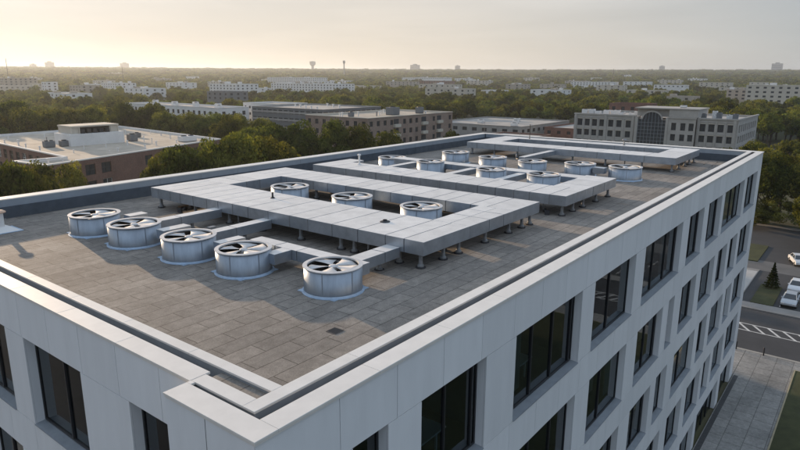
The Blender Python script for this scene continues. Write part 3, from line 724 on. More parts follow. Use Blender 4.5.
# ------------------------------------------------------------------ other buildings
def block(name, label, x0, x1, y0, y1, zt, wallm, rows, faces, cat='building', roofm=None, z0=None, para=.5, wsz=(1.6, 1.7), pitch=3.2, spacing=3.4, trim=None, group=None, sill_from_top=1.3, gm=None, skipf=None, hbar=None, rz=0, mull=1):
    """box building with real recessed windows on the named faces ('x' = face looking to -x, 'y' = face looking to -y, 'X' = face looking +x)"""
    cx, cy = (x0+x1)/2, (y0+y1)/2
    if z0 is None: z0 = min(T(x0, y0), T(x1, y1))-.5
    t = thing(name, label, cat, (cx, cy, z0), group, rz)
    X0, X1, Y0, Y1, ZT = x0-cx, x1-cx, y0-cy, y1-cy, zt-z0
    w = MB(); specs = {'x': ((X0, Y1, 0), (0, -1, 0), (-1, 0, 0), -90, Y1-Y0), 'y': ((X0, Y0, 0), (1, 0, 0), (0, -1, 0), 0, X1-X0),
                       'X': ((X1, Y0, 0), (0, 1, 0), (1, 0, 0), 90, Y1-Y0), 'Y': ((X1, Y1, 0), (-1, 0, 0), (0, 1, 0), 180, X1-X0)}
    for key, (org, ud, nd, rot, wd) in specs.items():
        ops = []
        if key in faces:
            n = max(1, int((wd-1.2)/spacing)); st = wd/n
            for rI in range(rows):
                zb = ZT-sill_from_top-wsz[1]-rI*pitch
                if zb < .4: break
                for k in range(n):
                    if skipf and skipf(key, k, rI, n): continue
                    c = st*(k+.5); ops.append((c-wsz[0]/2, c+wsz[0]/2, zb, zb+wsz[1]))
        wall_grid(w, org, ud, nd, wd, 0, ZT, ops, wallm, wallm, .22)
        for a, b, za, zb in ops: place_window(t, Vector(org)-Vector(nd)*.20, ud, R(rot), a, b, za, zb, 0, ([(b-a)/2] if mull == 1 and b-a > 1 else [((b-a)*i/mull) for i in range(1, mull)]), hbar, gm=gm or far_glass, nd=nd, fm=frame_m, fw=.08)
    w.build('wall', t)
    q = MB(); q.box(X0+.3, X1-.3, Y0+.3, Y1-.3, ZT-para-.2, ZT-para, roofm or gravel2); q.build('roof', t)
    q = MB(); tm = trim or wallm
    q.box(X0-.15, X1+.15, Y0-.15, Y0+.3, ZT, ZT+.15, tm); q.box(X0-.15, X1+.15, Y1-.3, Y1+.15, ZT, ZT+.15, tm)
    q.box(X0-.15, X0+.3, Y0+.3, Y1-.3, ZT, ZT+.15, tm); q.box(X1-.3, X1+.15, Y0+.3, Y1-.3, ZT, ZT+.15, tm)
    q.box(X0+.3-.02, X0+.3, Y0+.3, Y1-.3, ZT-para-.1, ZT, tm); q.box(X0+.3, X1-.3, Y1-.3, Y1-.28, ZT-para-.1, ZT, tm); q.box(X1-.3, X1-.28, Y0+.3, Y1-.3, ZT-para-.1, ZT, tm)
    q.build('parapet', t)
    return t
def unit(x, y, z, sx, sy, sz, label, m=None, group='rooftop units on the neighbouring buildings', name='rooftop_unit', fans=1):
    t = thing(name, label, 'rooftop unit', (x, y, z+.003), group)
    MB().box(-sx/2, sx/2, -sy/2, sy/2, .15, sz, m or white_m).build('casing', t, bevel=.03)
    MB().box(-sx/2+.1, sx/2-.1, -sy/2+.1, sy/2-.1, 0, .149, dark_metal).build('base', t)
    for k in range(fans):
        px = (k+.5)/fans*sx-sx/2; MB().lathe([(.001, sz+.05), (min(sx/fans, sy)*.33, sz+.05), (min(sx/fans, sy)*.36, sz+.18), (min(sx/fans, sy)*.4, sz)], dark_metal, 16, px, 0).build('fan_ring', t)
    return t
def pipe_vent(x, y, z, h, rad, label, group='small vents on the brick building roof', m=None):
    o = MB(); o.tube((0, 0, 0), (0, 0, h), rad, rad, m or leg_m, 8); o.lathe([(.001, h+.12), (rad*1.8, h+.05), (rad*1.8, h-.08), (rad, h-.08)], m or leg_m, 10)
    return tag(o.build('roof_vent', loc=(x, y, z)), label, 'vent', group)

# low brick building with the gravel roof (left)
bz = -11.0
bt = thing('brick_building', 'low red brick building with a pale gravel roof and a rooftop plant room', 'building', (0, 0, 0))
poly = [(45.8, 121.4), (100, 138.7), (105, 203), (57.5, 197.5), (54.2, 132), (44.4, 133)]
w = MB()
for i in range(len(poly)):
    p, q = Vector((*poly[i], 0)), Vector((*poly[(i+1) % len(poly)], 0)); d = (q-p); wd = d.length; d.normalize(); nn = Vector((d.y, -d.x, 0))
    ops = []
    if i in (0, 3, 4):
        n = int(wd/4.1); st = wd/n
        for rI in range(3):
            for k in range(n):
                if i == 0 and k in (4, 5, 9): continue
                c = st*(k+.5); ww = 1.35 if (k < 6 and i == 0) else 1.25; ops.append((c-ww, c+ww, bz-3.5-rI*3.6, bz-1.2-rI*3.6))
    wall_grid(w, p, d, nn, wd, G-.2, bz, ops, redbrick, redbrick, .25)
    for k, (a, b, za, zb) in enumerate(ops):
        place_window(bt, p-nn*.2, d, math.atan2(d.y, d.x), a, b, za, zb, 0, [(b-a)/2], .5, fm=white_m if (k % 4 == 1) else frame_m, gm=far_glass, nd=nn, fw=.1)
w.build('wall', bt)
def inset(P, dd):
    out = []; n = len(P)
    for i in range(n):
        a, b, c = Vector(P[i-1]), Vector(P[i]), Vector(P[(i+1) % n]); n1 = (b-a).normalized(); n2 = (c-b).normalized()
        m1 = Vector((-n1.y, n1.x)); m2 = Vector((-n2.y, n2.x)); k = (m1+m2)/(1+m1.dot(m2)); out.append(tuple(b+k*dd))
    return out
pin = inset(poly, .55)
q = MB()
q.prism(inset(poly, .5), bz-.8, bz-.55, gravel); q.build('roof', bt)
q = MB()
po = inset(poly, -.12)
for i in range(len(poly)):
    j = (i+1) % len(poly)
    q.quad([(*po[i], bz+.12), (*po[j], bz+.12), (*pin[j], bz+.12), (*pin[i], bz+.12)], coping_m)
    q.quad([(*po[i], bz-.15), (*po[j], bz-.15), (*po[j], bz+.12), (*po[i], bz+.12)], coping_m)
    q.quad([(*pin[j], bz-.8), (*pin[i], bz-.8), (*pin[i], bz+.12), (*pin[j], bz+.12)], white_m)
q.build('parapet', bt)
# rooftop plant room
pt = thing('plant_room', 'white rooftop plant room with an open frame of cooling fans on the gravel roof', 'plant room', (74.0, 160.5, bz-.55))
MB().box(-7.2, 7.2, -4.5, 4.5, 0, 3.0, white_m).build('wall', pt)
MB().box(-6.4, 6.4, -3.6, 3.9, 4.7, 5.05, cream).build('roof', pt)
q = MB()
for x in (-6.2, -4.2, 4.3, 6.2):
    for y in (-3.4, 3.6): q.box(x-.12, x+.12, y-.12, y+.12, 3.0, 4.7, cream)
q.box(-6.2, -4.2, -3.2, 3.4, 3.0, 4.69, cream); q.box(3.9, 6.3, -3.3, 3.5, 3.0, 4.69, cream)
q.build('frame', pt)
for k in range(5):
    q = MB(); q.lathe([(.001, 3.95), (.55, 3.95), (.62, 4.1), (.7, 4.1), (.7, 3.0)], dark_metal, 16); q.build('cooling_fan', pt, loc=(-3.3+k*1.65, -3.0, 0))
MB().box(-5.0, 5.0, -1.2, 3, 3.0, 4.4, slate).build('coil_bank', pt)
unit(62.5, 158.5, bz-.55, 2.4, 1.8, 1.6, 'grey rooftop unit left of the white plant room', slate, fans=2)
unit(66.0, 158.0, bz-.55, 2.0, 1.6, 1.5, 'dark rooftop unit touching the left side of the white plant room', slate)
unit(84.0, 157.0, bz-.55, 2.2, 2.0, 1.9, 'dark rooftop unit right of the white plant room', slate)
unit(93.5, 145.0, bz-.55, 4.4, 2.6, 1.5, 'long pale rooftop unit near the right corner of the gravel roof', white_m, fans=2)
unit(90.5, 166.0, bz-.55, 1.8, 1.5, 1.3, 'small grey unit far right on the gravel roof', slate)
rr = random.Random(3)
for x, y in [(60, 178), (64, 188), (58.5, 152), (61, 141), (66, 148), (72, 146), (77, 147), (83, 146), (70, 138), (76, 137), (82, 141), (88, 144), (60, 168), (86, 171), (90, 176), (95, 181), (92, 190), (98, 165), (99, 172), (85, 152), (68, 172), (57.5, 162), (52, 129), (49, 126), (63, 131), (80, 180), (74, 186), (94, 155)]:
    pipe_vent(x+rr.uniform(-1, 1), y+rr.uniform(-1, 1), bz-.55, rr.uniform(.6, 1.5), rr.uniform(.08, .2), 'small metal vent pipe standing on the gravel roof of the brick building', m=rr.choice([leg_m, white_m, white_m]))
o = MB().tube((0, 0, 0), (0, 0, 5.2), .12, .1, white_m, 8); tag(o.build('flag_pole', loc=(59.5, 185, bz-.55)), 'tall white pole on the far left of the gravel roof', 'pole')

# apartment building, pink brick
ap = block('apartment_building', 'pinkish brick apartment building with a pale flat roof, seen corner on', 137, 184, 116, 143, -6.2, pinkbrick, 5, 'xy', roofm=gravel, trim=cream, wsz=(1.5, 1.6), pitch=3.05, spacing=3.1, sill_from_top=1.0, skipf=lambda k, i, r_, n: k == 'y' and i in (4, 9, 12))
for c in (14.0, 29.2, 38.3):
    for rI in range(5):
        q = MB(); q.box(-23.5+c-1.5, -23.5+c+1.5, -13.5-.9, -13.51, 16.0-2.9-3.05*rI, 16.0-1.95-3.05*rI, cream)
        q.box(-23.5+c-1.3, -23.5+c+1.3, -13.53, -13.505, 16.0-1.93-3.05*rI, 16.0-.3-3.05*rI, far_glass); q.build('balcony', ap)
unit(163, 127, -6.7, 4, 3, 2.6, 'grey lift housing in the middle of the pink brick apartment roof', slate, fans=1)
unit(146, 131, -6.7, 1.6, 1.4, 1.5, 'small grey unit on the left half of the pink brick apartment roof', slate)
unit(176, 125, -6.7, 2.4, 2, 2.2, 'grey unit near the right end of the pink brick apartment roof', slate)
rr = random.Random(5)
for k in range(9): pipe_vent(140+k*4.6, 121+rr.uniform(0, 15), -6.7, rr.uniform(.8, 1.6), .25, 'small vent on the pink brick apartment roof', 'vents on the apartment roof', m=rr.choice([white_m, leg_m]))
gb = block('grey_office', 'grey mid-rise with rows of windows behind the pink brick apartments', 165, 200, 163, 205, -6.4, slate, 5, 'xy', wsz=(2.4, 1.4), pitch=3.1, spacing=3.0, sill_from_top=.9, roofm=gravel2, trim=concrete)
q = MB(); q.box(-17.75, -17.51, -21, 21, 14.2, 15.0, concrete); q.box(-17.75, -17.51, -21, 21, 11.1, 11.9, concrete); q.box(-17.75, -17.51, -21, 21, 8.0, 8.8, concrete); q.build('spandrel_band', gb)
for k in range(8): pipe_vent(169+k*3.6, 170+(k*37 % 30), -6.9, 1.3, .35, 'small white vent on the grey mid-rise roof', 'vents on the grey roof', m=white_m)
wb = block('white_building', 'long white three-storey building with a row of small windows behind the tree line', 167, 184, 231, 312, -8.2, white_m, 3, 'xy', wsz=(1.9, 1.9), pitch=3.4, spacing=4.2, sill_from_top=1.6, roofm=gravel2)
for k in range(12): unit(171+(k % 3)*4, 236+k*6, -8.7, 2.4, 2, 1.5+(k % 2)*.6, 'small unit on the roof of the long white building', white_m, 'units on the long white roof')
block('white_annex', 'white block stepping up behind the long white building', 188, 206, 214, 240, -6.6, white_m, 3, 'xy', wsz=(1.4, 1.2), pitch=3.1, spacing=3.0, roofm=gravel2)

# stone civic building
sx = 237; szt = -8.2
st_ = thing('stone_building', 'pale stone civic building with an arched glass centre and columns of square windows', 'building', (sx, 0, 0))
def sface(mb, y_hi, y_lo, zt, xo, ops):  # face looking to -x, u runs from y_hi to y_lo
    wall_grid(mb, (xo-sx, y_hi, 0), (0, -1, 0), (-1, 0, 0), y_hi-y_lo, G-.2, zt, ops, stone, stone, .5)
    for a, b, za, zb in ops: place_window(st_, (xo-sx+.4, y_hi, 0), (0, -1, 0), R(-90), a, b, za, zb, 0, [(b-a)/2], .5, gm=far_glass, nd=(-1, 0, 0), fw=.1)
w = MB()
def rowops(cs, wd):
    o = []
    for c in cs: o += [(c-wd/2, c+wd/2, -12.6, -9.9), (c-wd/2, c+wd/2, -16.4, -14.0), (c-wd/2, c+wd/2, -20.4, -18.0)]
    return o
sface(w, 91.5, 67, szt, sx, rowops([2.3, 5.3, 8.3, 11.3, 14.8, 18.0, 21.6], 2.0))
sface(w, 45.5, 32, szt, sx, rowops([2.0, 5.0, 8.0, 11.2], 2.0))
sface(w, 55.0, 45.5, szt, sx-1.2, rowops([2.0, 5.2, 8.0], 1.7))
wall_grid(w, (0, 32, 0), (1, 0, 0), (0, -1, 0), 40, G-.2, szt, [(2+4*k, 4.2+4*k, z, z+2.6) for k in range(9) for z in (-12.6, -16.5, -20.4)], stone, stone, .4)
for k in range(9):
    for z in (-12.6, -16.5, -20.4): place_window(st_, (0, 32.35, 0), (1, 0, 0), 0, 2+4*k, 4.2+4*k, z, z+2.6, 0, [1.1], None, gm=far_glass, nd=(0, -1, 0), fw=.1)
w.box(.02, 40, 32.02, 91.5, szt-1.2, szt-.9, gravel2); w.box(0, 40, 91.48, 91.5, G, szt, stone); w.box(39.98, 40, 32, 91.5, G, szt, stone)
w.box(-1.2, 0, 44.98, 45.0, G, szt, stone)
w.build('wall', st_)
q = MB()
for (a, b) in ((67, 91.7), (31.8, 45.4)):
    q.box(-.35, .5, a, b, szt-.1, szt+.45, stone); q.box(-.2, 0, a, b, szt-1.1, szt-.8, stone); q.box(-.15, -.01, a, b, -13.6, -13.2, stone)
q.box(0.5, 40.3, 31.7, 32.3, szt-.1, szt+.45, stone); q.box(-1.5, -.36, 45.4, 55, szt-.1, szt+.4, stone)
for c in (91, 78.8, 68.2, 44.8, 33): q.box(-.3, -.01, c-.5, c+.5, G, szt-.1, stone)
q.build('cornice', st_)
for y0_, cs in ((91.5, [3.8, 6.8, 9.8, 13.0, 16.4, 19.8]), (45.5, [3.5, 6.5, 9.6])):
    for c in cs: MB().box(-.22, -.012, y0_-c-.22, y0_-c+.22, G, szt-1.11, stone).build('pilaster', st_)
for c in (2.3, 5.3, 8.3, 11.3, 14.8, 18.0, 21.6):
    for z in (-9.9, -14.0): MB().box(-.14, -.012, 91.5-c-1.15, 91.5-c+1.15, z+.02, z+.28, cream).build('lintel', st_)
for c in (2.0, 5.0, 8.0, 11.2):
    for z in (-9.9, -14.0): MB().box(-.14, -.012, 45.5-c-1.15, 45.5-c+1.15, z+.02, z+.28, cream).build('lintel', st_)
q = MB()    # raised centre block and arch
q.box(-1.1, 14, 45.0, 55.0, szt+.45, -5.1, stone); q.box(.8, 14, 55.0, 67.0, szt+.2, -5.1, stone); q.box(-1.4, 14.3, 44.7, 67.3, -5.1, -4.7, stone)
q.box(-1.4, .79, 66.0, 67.0, G, szt, stone); q.box(-1.4, .79, 55.01, 55.9, G, szt, stone)
q.build('raised_centre', st_)
q = MB(); q.box(-.9, .7, 55.9, 66.0, G, szt-.8, far_glass)
k = len(q.v); n = 18
for i in range(n+1):
    a = math.pi*i/n; q.v.append((-.9, 60.95+3.4*math.cos(a), szt-.8+2.7*math.sin(a))); q.v.append((.7, 60.95+3.4*math.cos(a), szt-.8+2.7*math.sin(a)))
for i in range(n): q.f.append((k+2*i, k+2*i+1, k+2*i+3, k+2*i+2)); q.m.append(q.mi(far_glass))
q.f.append(tuple(k+2*i for i in range(n+1))); q.m.append(q.mi(far_glass))
q.build('glass_front', st_)
q = MB()
for y in np.arange(55.95, 66.1, 1.25): q.box(-1.05, -.905, y-.05, y+.05, G, szt-.8, grey_metal)
for z in np.arange(-21, -9.5, 1.35): q.box(-1.0, -.906, 55.9, 66.0, z-.05, z+.05, grey_metal)
for i in range(1, 6): q.box(-1.0, -.905, 57.55+i*1.13-.04, 57.55+i*1.13+.04, szt-.8, szt-.8+2.7*math.sin(math.acos((i*1.13-3.4)/3.4)), grey_metal)
for i in range(n):
    a, b = math.pi*i/n, math.pi*(i+1)/n
    P = lambda a_, rr_: (-1.15, 60.95+(3.4+rr_)*math.cos(a_), szt-.8+(2.7+rr_)*math.sin(a_))
    q.quad([P(a, 0), P(b, 0), P(b, .5), P(a, .5)], stone)
q.build('glazing_bars', st_)
rr = random.Random(12)
for k in range(9): unit(sx+6+rr.uniform(-2, 6), 69+k*2.5, szt-.9, 2.2, 2.1, rr.uniform(1.6, 2.9), 'white rooftop unit on the left wing of the stone building', white_m, 'units on the left wing of the stone building')
for k in range(7): unit(sx+7+rr.uniform(-3, 8), 34+k*1.75, szt-.9, 2.0, 1.6, rr.uniform(1.8, 3.3), 'pale rooftop unit on the right wing of the stone building', white_m if k % 3 else slate, 'units on the right wing of the stone building')
unit(sx+6, 52, -4.7, 2, 2, .9, 'small unit on top of the raised centre of the stone building', white_m)
block('red_roofed_house', 'dark red brick building peeping over the centre of the stone building', 300, 316, 82, 100, -6.3, redbrick, 2, 'xy', roofm=redbrick)

# low flat warehouse and brick sheds
wh = block('warehouse', 'low warehouse with a wide pale flat roof beyond the rear roof corner', 246, 300, 120, 168, -15.6, concrete, 1, 'xy', roofm=gravel2, wsz=(2.6, 1.6), spacing=5)
block('brick_shed', 'low red brick shed beside the pale flat-roofed warehouse', 205, 238, 102, 124, -17.4, redbrick, 1, 'xy', roofm=gravel2, wsz=(1.8, 1.4), spacing=4)
block('low_store', 'low grey-roofed store between the warehouse and the stone building', 262, 296, 97, 116, -16.4, redbrick, 1, 'xy', roofm=gravel2, wsz=(1.8, 1.4), spacing=4)
for x, y, lb in ((255, 128, 'nearest'), (270, 135, 'second nearest'), (285, 142, 'farthest right'), (262, 150, 'farthest left')): unit(x, y, -16.1, 3, 2.4, 1.5, lb+' small white unit on the pale warehouse roof', white_m, 'units on the warehouse roof')

# lit pale block at the right and distant buildings
def far(name, label, cx, cy, w, dpt, ztop, m, rows, win=(2.2, 1.5), spacing=5, pitch=3.0, group=None, roofm=None, units=0):
    z = T(cx, cy)-1
    t = block(name, label, cx-dpt/2, cx+dpt/2, cy-w/2, cy+w/2, ztop, m, rows, 'xy', wsz=win, pitch=pitch, spacing=spacing, z0=z, roofm=roofm or gravel2, group=group, sill_from_top=1.0)
    rq = random.Random(int(cx))
    for k in range(units):
        a, b = rq.uniform(-dpt/2+2, dpt/2-2), rq.uniform(-w/2+2, w/2-2); s1 = rq.uniform(1, 2.5); MB().box(a-s1, a+s1, b-s1, b+s1, ztop-z-.5, ztop-z+rq.uniform(.8, 2.6), white_m if rq.random() < .6 else beige).build('roof_plant', t)
    return t
far('apartment_block', 'tall cream apartment block at the right edge catching warm light', 585, 52, 64, 40, 0.2, cream, 4, spacing=5, pitch=3.4, units=5)
far('apartment_block', 'lower pale block left of the cream apartment block at the right edge', 640, 98, 22, 30, -4.4, beige, 3, units=2)
far('white_building', 'wide white building in front of the left-centre skyline', 428, 560, 46, 30, -3.0, white_m, 3, units=5)
far('grey_building', 'small blue-grey building left of the wide white one', 290, 388, 26, 18, -5.6, slate, 2)
far('long_white_building', 'very long white building below the water tower', 560, 575, 116, 34, -3.6, white_m, 3, units=9)
far('long_pale_building', 'long pale building on the rise behind the very long white one', 860, 925, 130, 40, 2.2, white_m, 3, units=8)
far('large_block', 'large beige block near the left edge of the skyline', 335, 905, 70, 40, 1.5, beige, 4, units=3)
far('white_house', 'small white tower-like house right of the large beige block', 308, 727, 12, 12, -1.9, white_m, 3)
far('flat_building', 'long flat-roofed building below the large beige block', 300, 800, 46, 50, -6.8, cream, 2)
far('low_house', 'low pale house in the trees left of centre', 322, 677, 26, 20, -5.0, beige, 2)
far('low_building', 'low white building among the left trees', 418, 785, 40, 26, -4.2, white_m, 2, units=3)
far('pink_building', 'reddish brick building low in the centre distance', 942, 645, 60, 30, -2.6, redbrick, 2)
far('pale_sheds', 'long pale sheds in the centre distance', 1212, 860, 120, 34, 2.5, white_m, 1, units=4)
far('white_hall', 'low white hall in the trees right of centre', 1068, 400, 70, 40, -2.6, white_m, 2, units=5)
far('white_shed', 'small white shed in the woods above the stone building', 912, 232, 40, 24, -4.5, white_m, 1)
ORD = 'first second third fourth fifth sixth seventh eighth ninth tenth eleventh twelfth thirteenth fourteenth fifteenth sixteenth seventeenth eighteenth nineteenth twentieth twenty-first twenty-second'.split()+['twenty-%s' % q for q in 'third fourth fifth sixth seventh eighth ninth'.split()]+['thirtieth']+['thirty-%s' % q for q in 'first second third fourth fifth sixth seventh eighth ninth'.split()]+['fortieth', 'forty-first', 'forty-second', 'forty-third']
def ordinal(objs, fmt):
    for k, o in enumerate(sorted(objs, key=lambda o: -math.atan2(o.location.y+8.2, o.location.x+6.9))): o['label'] = fmt.replace('#', ORD[k])
dist_list = []
rr = random.Random(77)
for k, (az, dd) in enumerate([(66, 560), (60, 640), (57, 900), (63, 1200), (54, 1080), (49.5, 1450), (45, 1150), (41, 900), (34, 780), (30.5, 1150), (27, 830), (24, 1000), (17, 1150), (9.5, 900), (8, 1300), (12.5, 1700), (36, 1700), (56, 1750), (68, 1500), (20.5, 1900), (39, 2200), (62, 2300), (24, 620), (16, 720), (13, 560), (29, 690), (33, 560), (19, 880), (11, 1150), (14.5, 1400), (22, 1350), (26, 1600), (37.5, 1050), (43, 1350), (47.5, 950), (51, 760), (64, 1000), (67.5, 900), (58.5, 1500), (6.5, 1050), (32, 1500), (18, 2300)]):
    a = R(az); x, y = dd*math.cos(a), dd*math.sin(a)
    dist_list.append(far('distant_building', 'x', x, y, rr.uniform(20, 50), rr.uniform(14, 30), T(x, y)+rr.uniform(13, 18), rr.choice([white_m, cream, beige]), 2, group='small buildings in the distant woods', spacing=7, units=rr.randint(0, 4)))

ordinal(dist_list, 'small low building in the distant woods, # from the left of that scatter')
# skyline
def tower(x, y, z, w, h, label, m=concrete, name='tower_block'):
    t = thing(name, label, 'tower', (x, y, z), None)
    MB().box(-w*.3, w*.3, -w/2, w/2, 0, h, m).build('wall', t)
    MB().box(-w*.15, w*.15, -w*.2, w*.2, h, h+w*.12, m).build('lift_housing', t)
    for k in range(int(h/12)): MB().box(-w*.302, -w*.30, -w*.46, w*.46, 6+k*12, 9+k*12, far_glass).build('window_band', t)
for x, y, w, z1, lab in ((1883, 4620, 45, 60, 'squat tower on the far left skyline'), (1975, 4582, 60, 75, 'wider tower block right of the squat one on the left skyline'), (2496, 4550, 62, 77, 'flat tower block between the left towers and the water tower'),
                         (4012, 2967, 66, 78, 'flat hazy tower block right of the centre skyline'), (4200, 2693, 34, 73, 'small tower just right of the centre skyline block'), (4953, 623, 62, 86, 'dark slab tower near the right end of the skyline'), (4810, 1329, 34, 72, 'small tower on the right part of the skyline')):
    tower(x, y, T(x, y)-2, w, z1-T(x, y)+12, lab)
t = thing('water_tower', 'flared water tower standing on the skyline left of centre', 'water tower', (3137, 3210, T(3137, 3210)-14))
MB().lathe([(11, 0), (9, 20), (9, 50)], concrete, 20).build('shaft', t)
MB().lathe([(9, 50), (20, 60), (22, 80), (.1, 83)], concrete, 24).build('tank', t)
t = thing('chimney', 'slender chimney stack with a bulged top left of centre', 'chimney', (1825, 1693, T(1825, 1693)-2))
MB().lathe([(3, 0), (2.2, 50), (2.2, 56)], concrete, 12).build('shaft', t); MB().lathe([(2.2, 54), (4.6, 58), (4.6, 66), (.1, 67)], concrete, 12).build('head', t)
for x, y, h, lab in ((470, 1270, 52, 'thin lattice mast on the left skyline'), (640, 1180, 40, 'second thin mast right of the far left towers'), (1500, 520, 40, 'thin mast over the right woods')):
    o = MB(); o.tube((0, 0, 0), (0, 0, h), .8, .3, dark_metal, 6); tag(o.build('radio_mast', loc=(x, y, T(x, y))), lab, 'mast')

# ------------------------------------------------------------------ cars and street furniture
def make_car(label, group, paint):
    t = thing('parked_car', label, 'car', (0, 0, 0), group)
    prof = [(-2.2, .42), (-2.24, .72), (-2.1, .92), (-1.25, .98), (1.0, .98), (1.95, .88), (2.2, .70), (2.22, .42)]
    # body shell lofted across the width
    b = MB(); ws = [(-.88, .93), (-.80, 1.0), (.80, 1.0), (.88, .93)]; k0 = 0
    for yy, f_ in ws:
        for x, z in prof: b.v.append((x*(.985 if f_ < 1 else 1), yy, .3+(z-.3)*f_ if z > .5 else z))
    n = len(prof)
    for j in range(3):
        for i in range(n-1): b.f.append((j*n+i, j*n+i+1, (j+1)*n+i+1, (j+1)*n+i)); b.m.append(b.mi(paint))
        b.f.append((j*n+n-1, j*n, (j+1)*n, (j+1)*n+n-1)); b.m.append(b.mi(paint))
    b.f.append(tuple(range(n))); b.m.append(0); b.f.append(tuple(reversed(range(3*n, 4*n)))); b.m.append(0)
    b.build('body', t, smooth=False, bevel=.05)
    c = MB(); lo = [(-1.75, .965), (1.05, .965)]; hi = [(-1.25, 1.42), (.35, 1.44)]
    c.v += [(-1.8, -.76, .96), (1.1, -.76, .96), (1.1, .76, .96), (-1.8, .76, .96), (-1.2, -.60, 1.40), (.25, -.60, 1.42), (.25, .60, 1.42), (-1.2, .60, 1.40)]
    for q in ((0, 1, 5, 4), (1, 2, 6, 5), (2, 3, 7, 6), (3, 0, 4, 7)): c.f.append(q); c.m.append(c.mi(car_glass))
    c.build('window_glass', t)
    MB().box(-1.22, .27, -.62, .62, 1.405, 1.45, paint).build('roof', t, bevel=.04)
    p = MB()
    for y in (-1, 1):
        for (xa, za, xb, zb) in ((-1.8, .965, -1.2, 1.41), (-.35, .97, -.4, 1.41), (1.1, .965, .25, 1.42)): p.tube((xa, y*.765, za), (xb, y*.605, zb), .035, .035, paint, 6)
    p.build('pillars', t)
    for x in (-1.38, 1.38):
        for y in (-.80, .80):
            w_ = MB(); w_.tube((0, -.1, 0), (0, .1, 0), .32, .32, tyre_m, 20); wo_ = w_.build('wheel', t, loc=(x, y, .32))
            MB().tube((0, -.112, 0), (0, .112, 0), .19, .19, chrome, 12).build('rim', wo_)
    for y in (-.62, .62):
        MB().box(2.19, 2.25, y-.17, y+.17, .62, .74, white_m).build('headlight', t); MB().box(-2.26, -2.2, y-.17, y+.17, .66, .80, mat('tail_light', (.3, .02, .02), .4)).build('tail_light', t)
    for s_ in (-1, 1): MB().box(.78, .95, s_*.90-.08, s_*.90+.08, .98, 1.1, paint).build('mirror', t)
    reg(t); return t
silver = mat('silver_paint', (.42, .45, .48), .3, metal=.5); dark_p = mat('dark_paint', (.03, .035, .045), .3, metal=.3); white_p = mat('white_car_paint', (.62, .64, .66), .3); red_p = mat('red_paint', (.18, .03, .025), .35)
c1 = make_car('silver car parked nearest the office block beside the grass island', 'cars parked across the road', silver); c1.location = (84.2, -1.9, G+.016); c1.rotation_euler.z = R(180)
c2 = make_car('white car parked one bay behind the silver car by the conifer', 'cars parked across the road', white_p); c2.location = (90.9, -1.9, G+.016); c2.rotation_euler.z = R(180)
copy_of(c2, (105.8, -.6, G+.014), 'pale car on the access road beyond the drive', rz=R(200), group='cars parked across the road')
copy_of(c1, (84.2, -7.5, G+.016), 'silver car two bays out, nearly out of frame at the right', rz=R(180), group='cars parked across the road')
c3 = make_car('dark car parked in the far car park', 'cars in the far car park', dark_p); c3.location = (246, 18, G+.016); c3.rotation_euler.z = R(10)
rr = random.Random(8)
for k in range(15): copy_of(rr.choice([c1, c2, c3, c3]), (244+(k % 3)*17+rr.uniform(-.5, .5), 12+(k//3)*3.3+rr.uniform(-.2, .2), G+.016), 'car parked in a row in the far car park', rz=R(rr.choice([0, 180])), group='cars in the far car park')
for x, y, lab in ((64.3, -1.7, 'short dark bollard on the kerb, right one of two'), (64.3, .9, 'short dark bollard on the kerb beside the office corner')):
    t = thing('bollard', lab, 'bollard', (x, y, G+.122), 'bollards along the plaza kerb')
    MB().tube((0, 0, 0), (0, 0, .85), .07, .07, dark_metal, 12).build('post', t); MB().lathe([(.001, .92), (.07, .91), (.09, .85), (.07, .845)], dark_metal, 12).build('cap', t)
def lamp(x, y, h, label):
    t = thing('street_lamp', label, 'street lamp', (x, y, T(x, y)), 'street lamps')
    MB().tube((0, 0, 0), (0, 0, h), .12, .07, leg_m, 8).build('pole', t); MB().tube((0, 0, h-.1), (-1.6, 0, h+.25), .05, .04, leg_m, 6).build('arm', t)
    MB().box(-2.2, -1.5, -.14, .14, h+.2, h+.32, leg_m).build('lamp_head', t)
for x, y, h, lab in ((228, 128, 9.5, 'street lamp in front of the pale warehouse'), (100.5, -4.5, 7, 'street lamp by the drive at the right edge'), (236, 26, 9, 'street lamp at the near edge of the far car park'), (214, 104, 9.5, 'street lamp beside the brick shed')): lamp(x, y, h, lab)

# ------------------------------------------------------------------ trees
def leaf_cloud(seed, n, size, lobes=26, w=1.0, h=1.0, zc=.62, flat=.8):
    """crown of leaf-sized cards around sub-lobes; unit tree: total height 1, crown width 1"""
    rg = np.random.default_rng(seed)
    c = rg.normal(size=(lobes, 3)); c /= np.linalg.norm(c, axis=1)[:, None]; c *= rg.uniform(.15, 1, (lobes, 1))**.4
    ctr = c*np.array([.34*w, .34*w, .27*h])+np.array([0, 0, zc]); rad = rg.uniform(.085, .185, lobes)
    idx = rg.integers(0, lobes, n); d = rg.normal(size=(n, 3)); d /= np.linalg.norm(d, axis=1)[:, None]; d[:, 2] = np.abs(d[:, 2])*.85-d[:, 2]*0+np.where(rg.random(n) < .3, -1, 0)*np.abs(d[:, 2])*1.3
    p = ctr[idx]+d*(rad[idx]*rg.uniform(.55, 1.08, n)**.6)[:, None]*np.array([1, 1, .85])
    nrm = d+rg.normal(size=(n, 3))*.45; nrm /= np.linalg.norm(nrm, axis=1)[:, None]
    a = np.cross(nrm, rg.normal(size=(n, 3))); a /= np.linalg.norm(a, axis=1)[:, None]; b = np.cross(nrm, a)
    s = size*rg.uniform(.6, 1.35, n)[:, None]
    v = np.stack([p-a*s, p-b*s*.6, p+a*s, p+b*s*.6], 1).reshape(-1, 3)
    return v
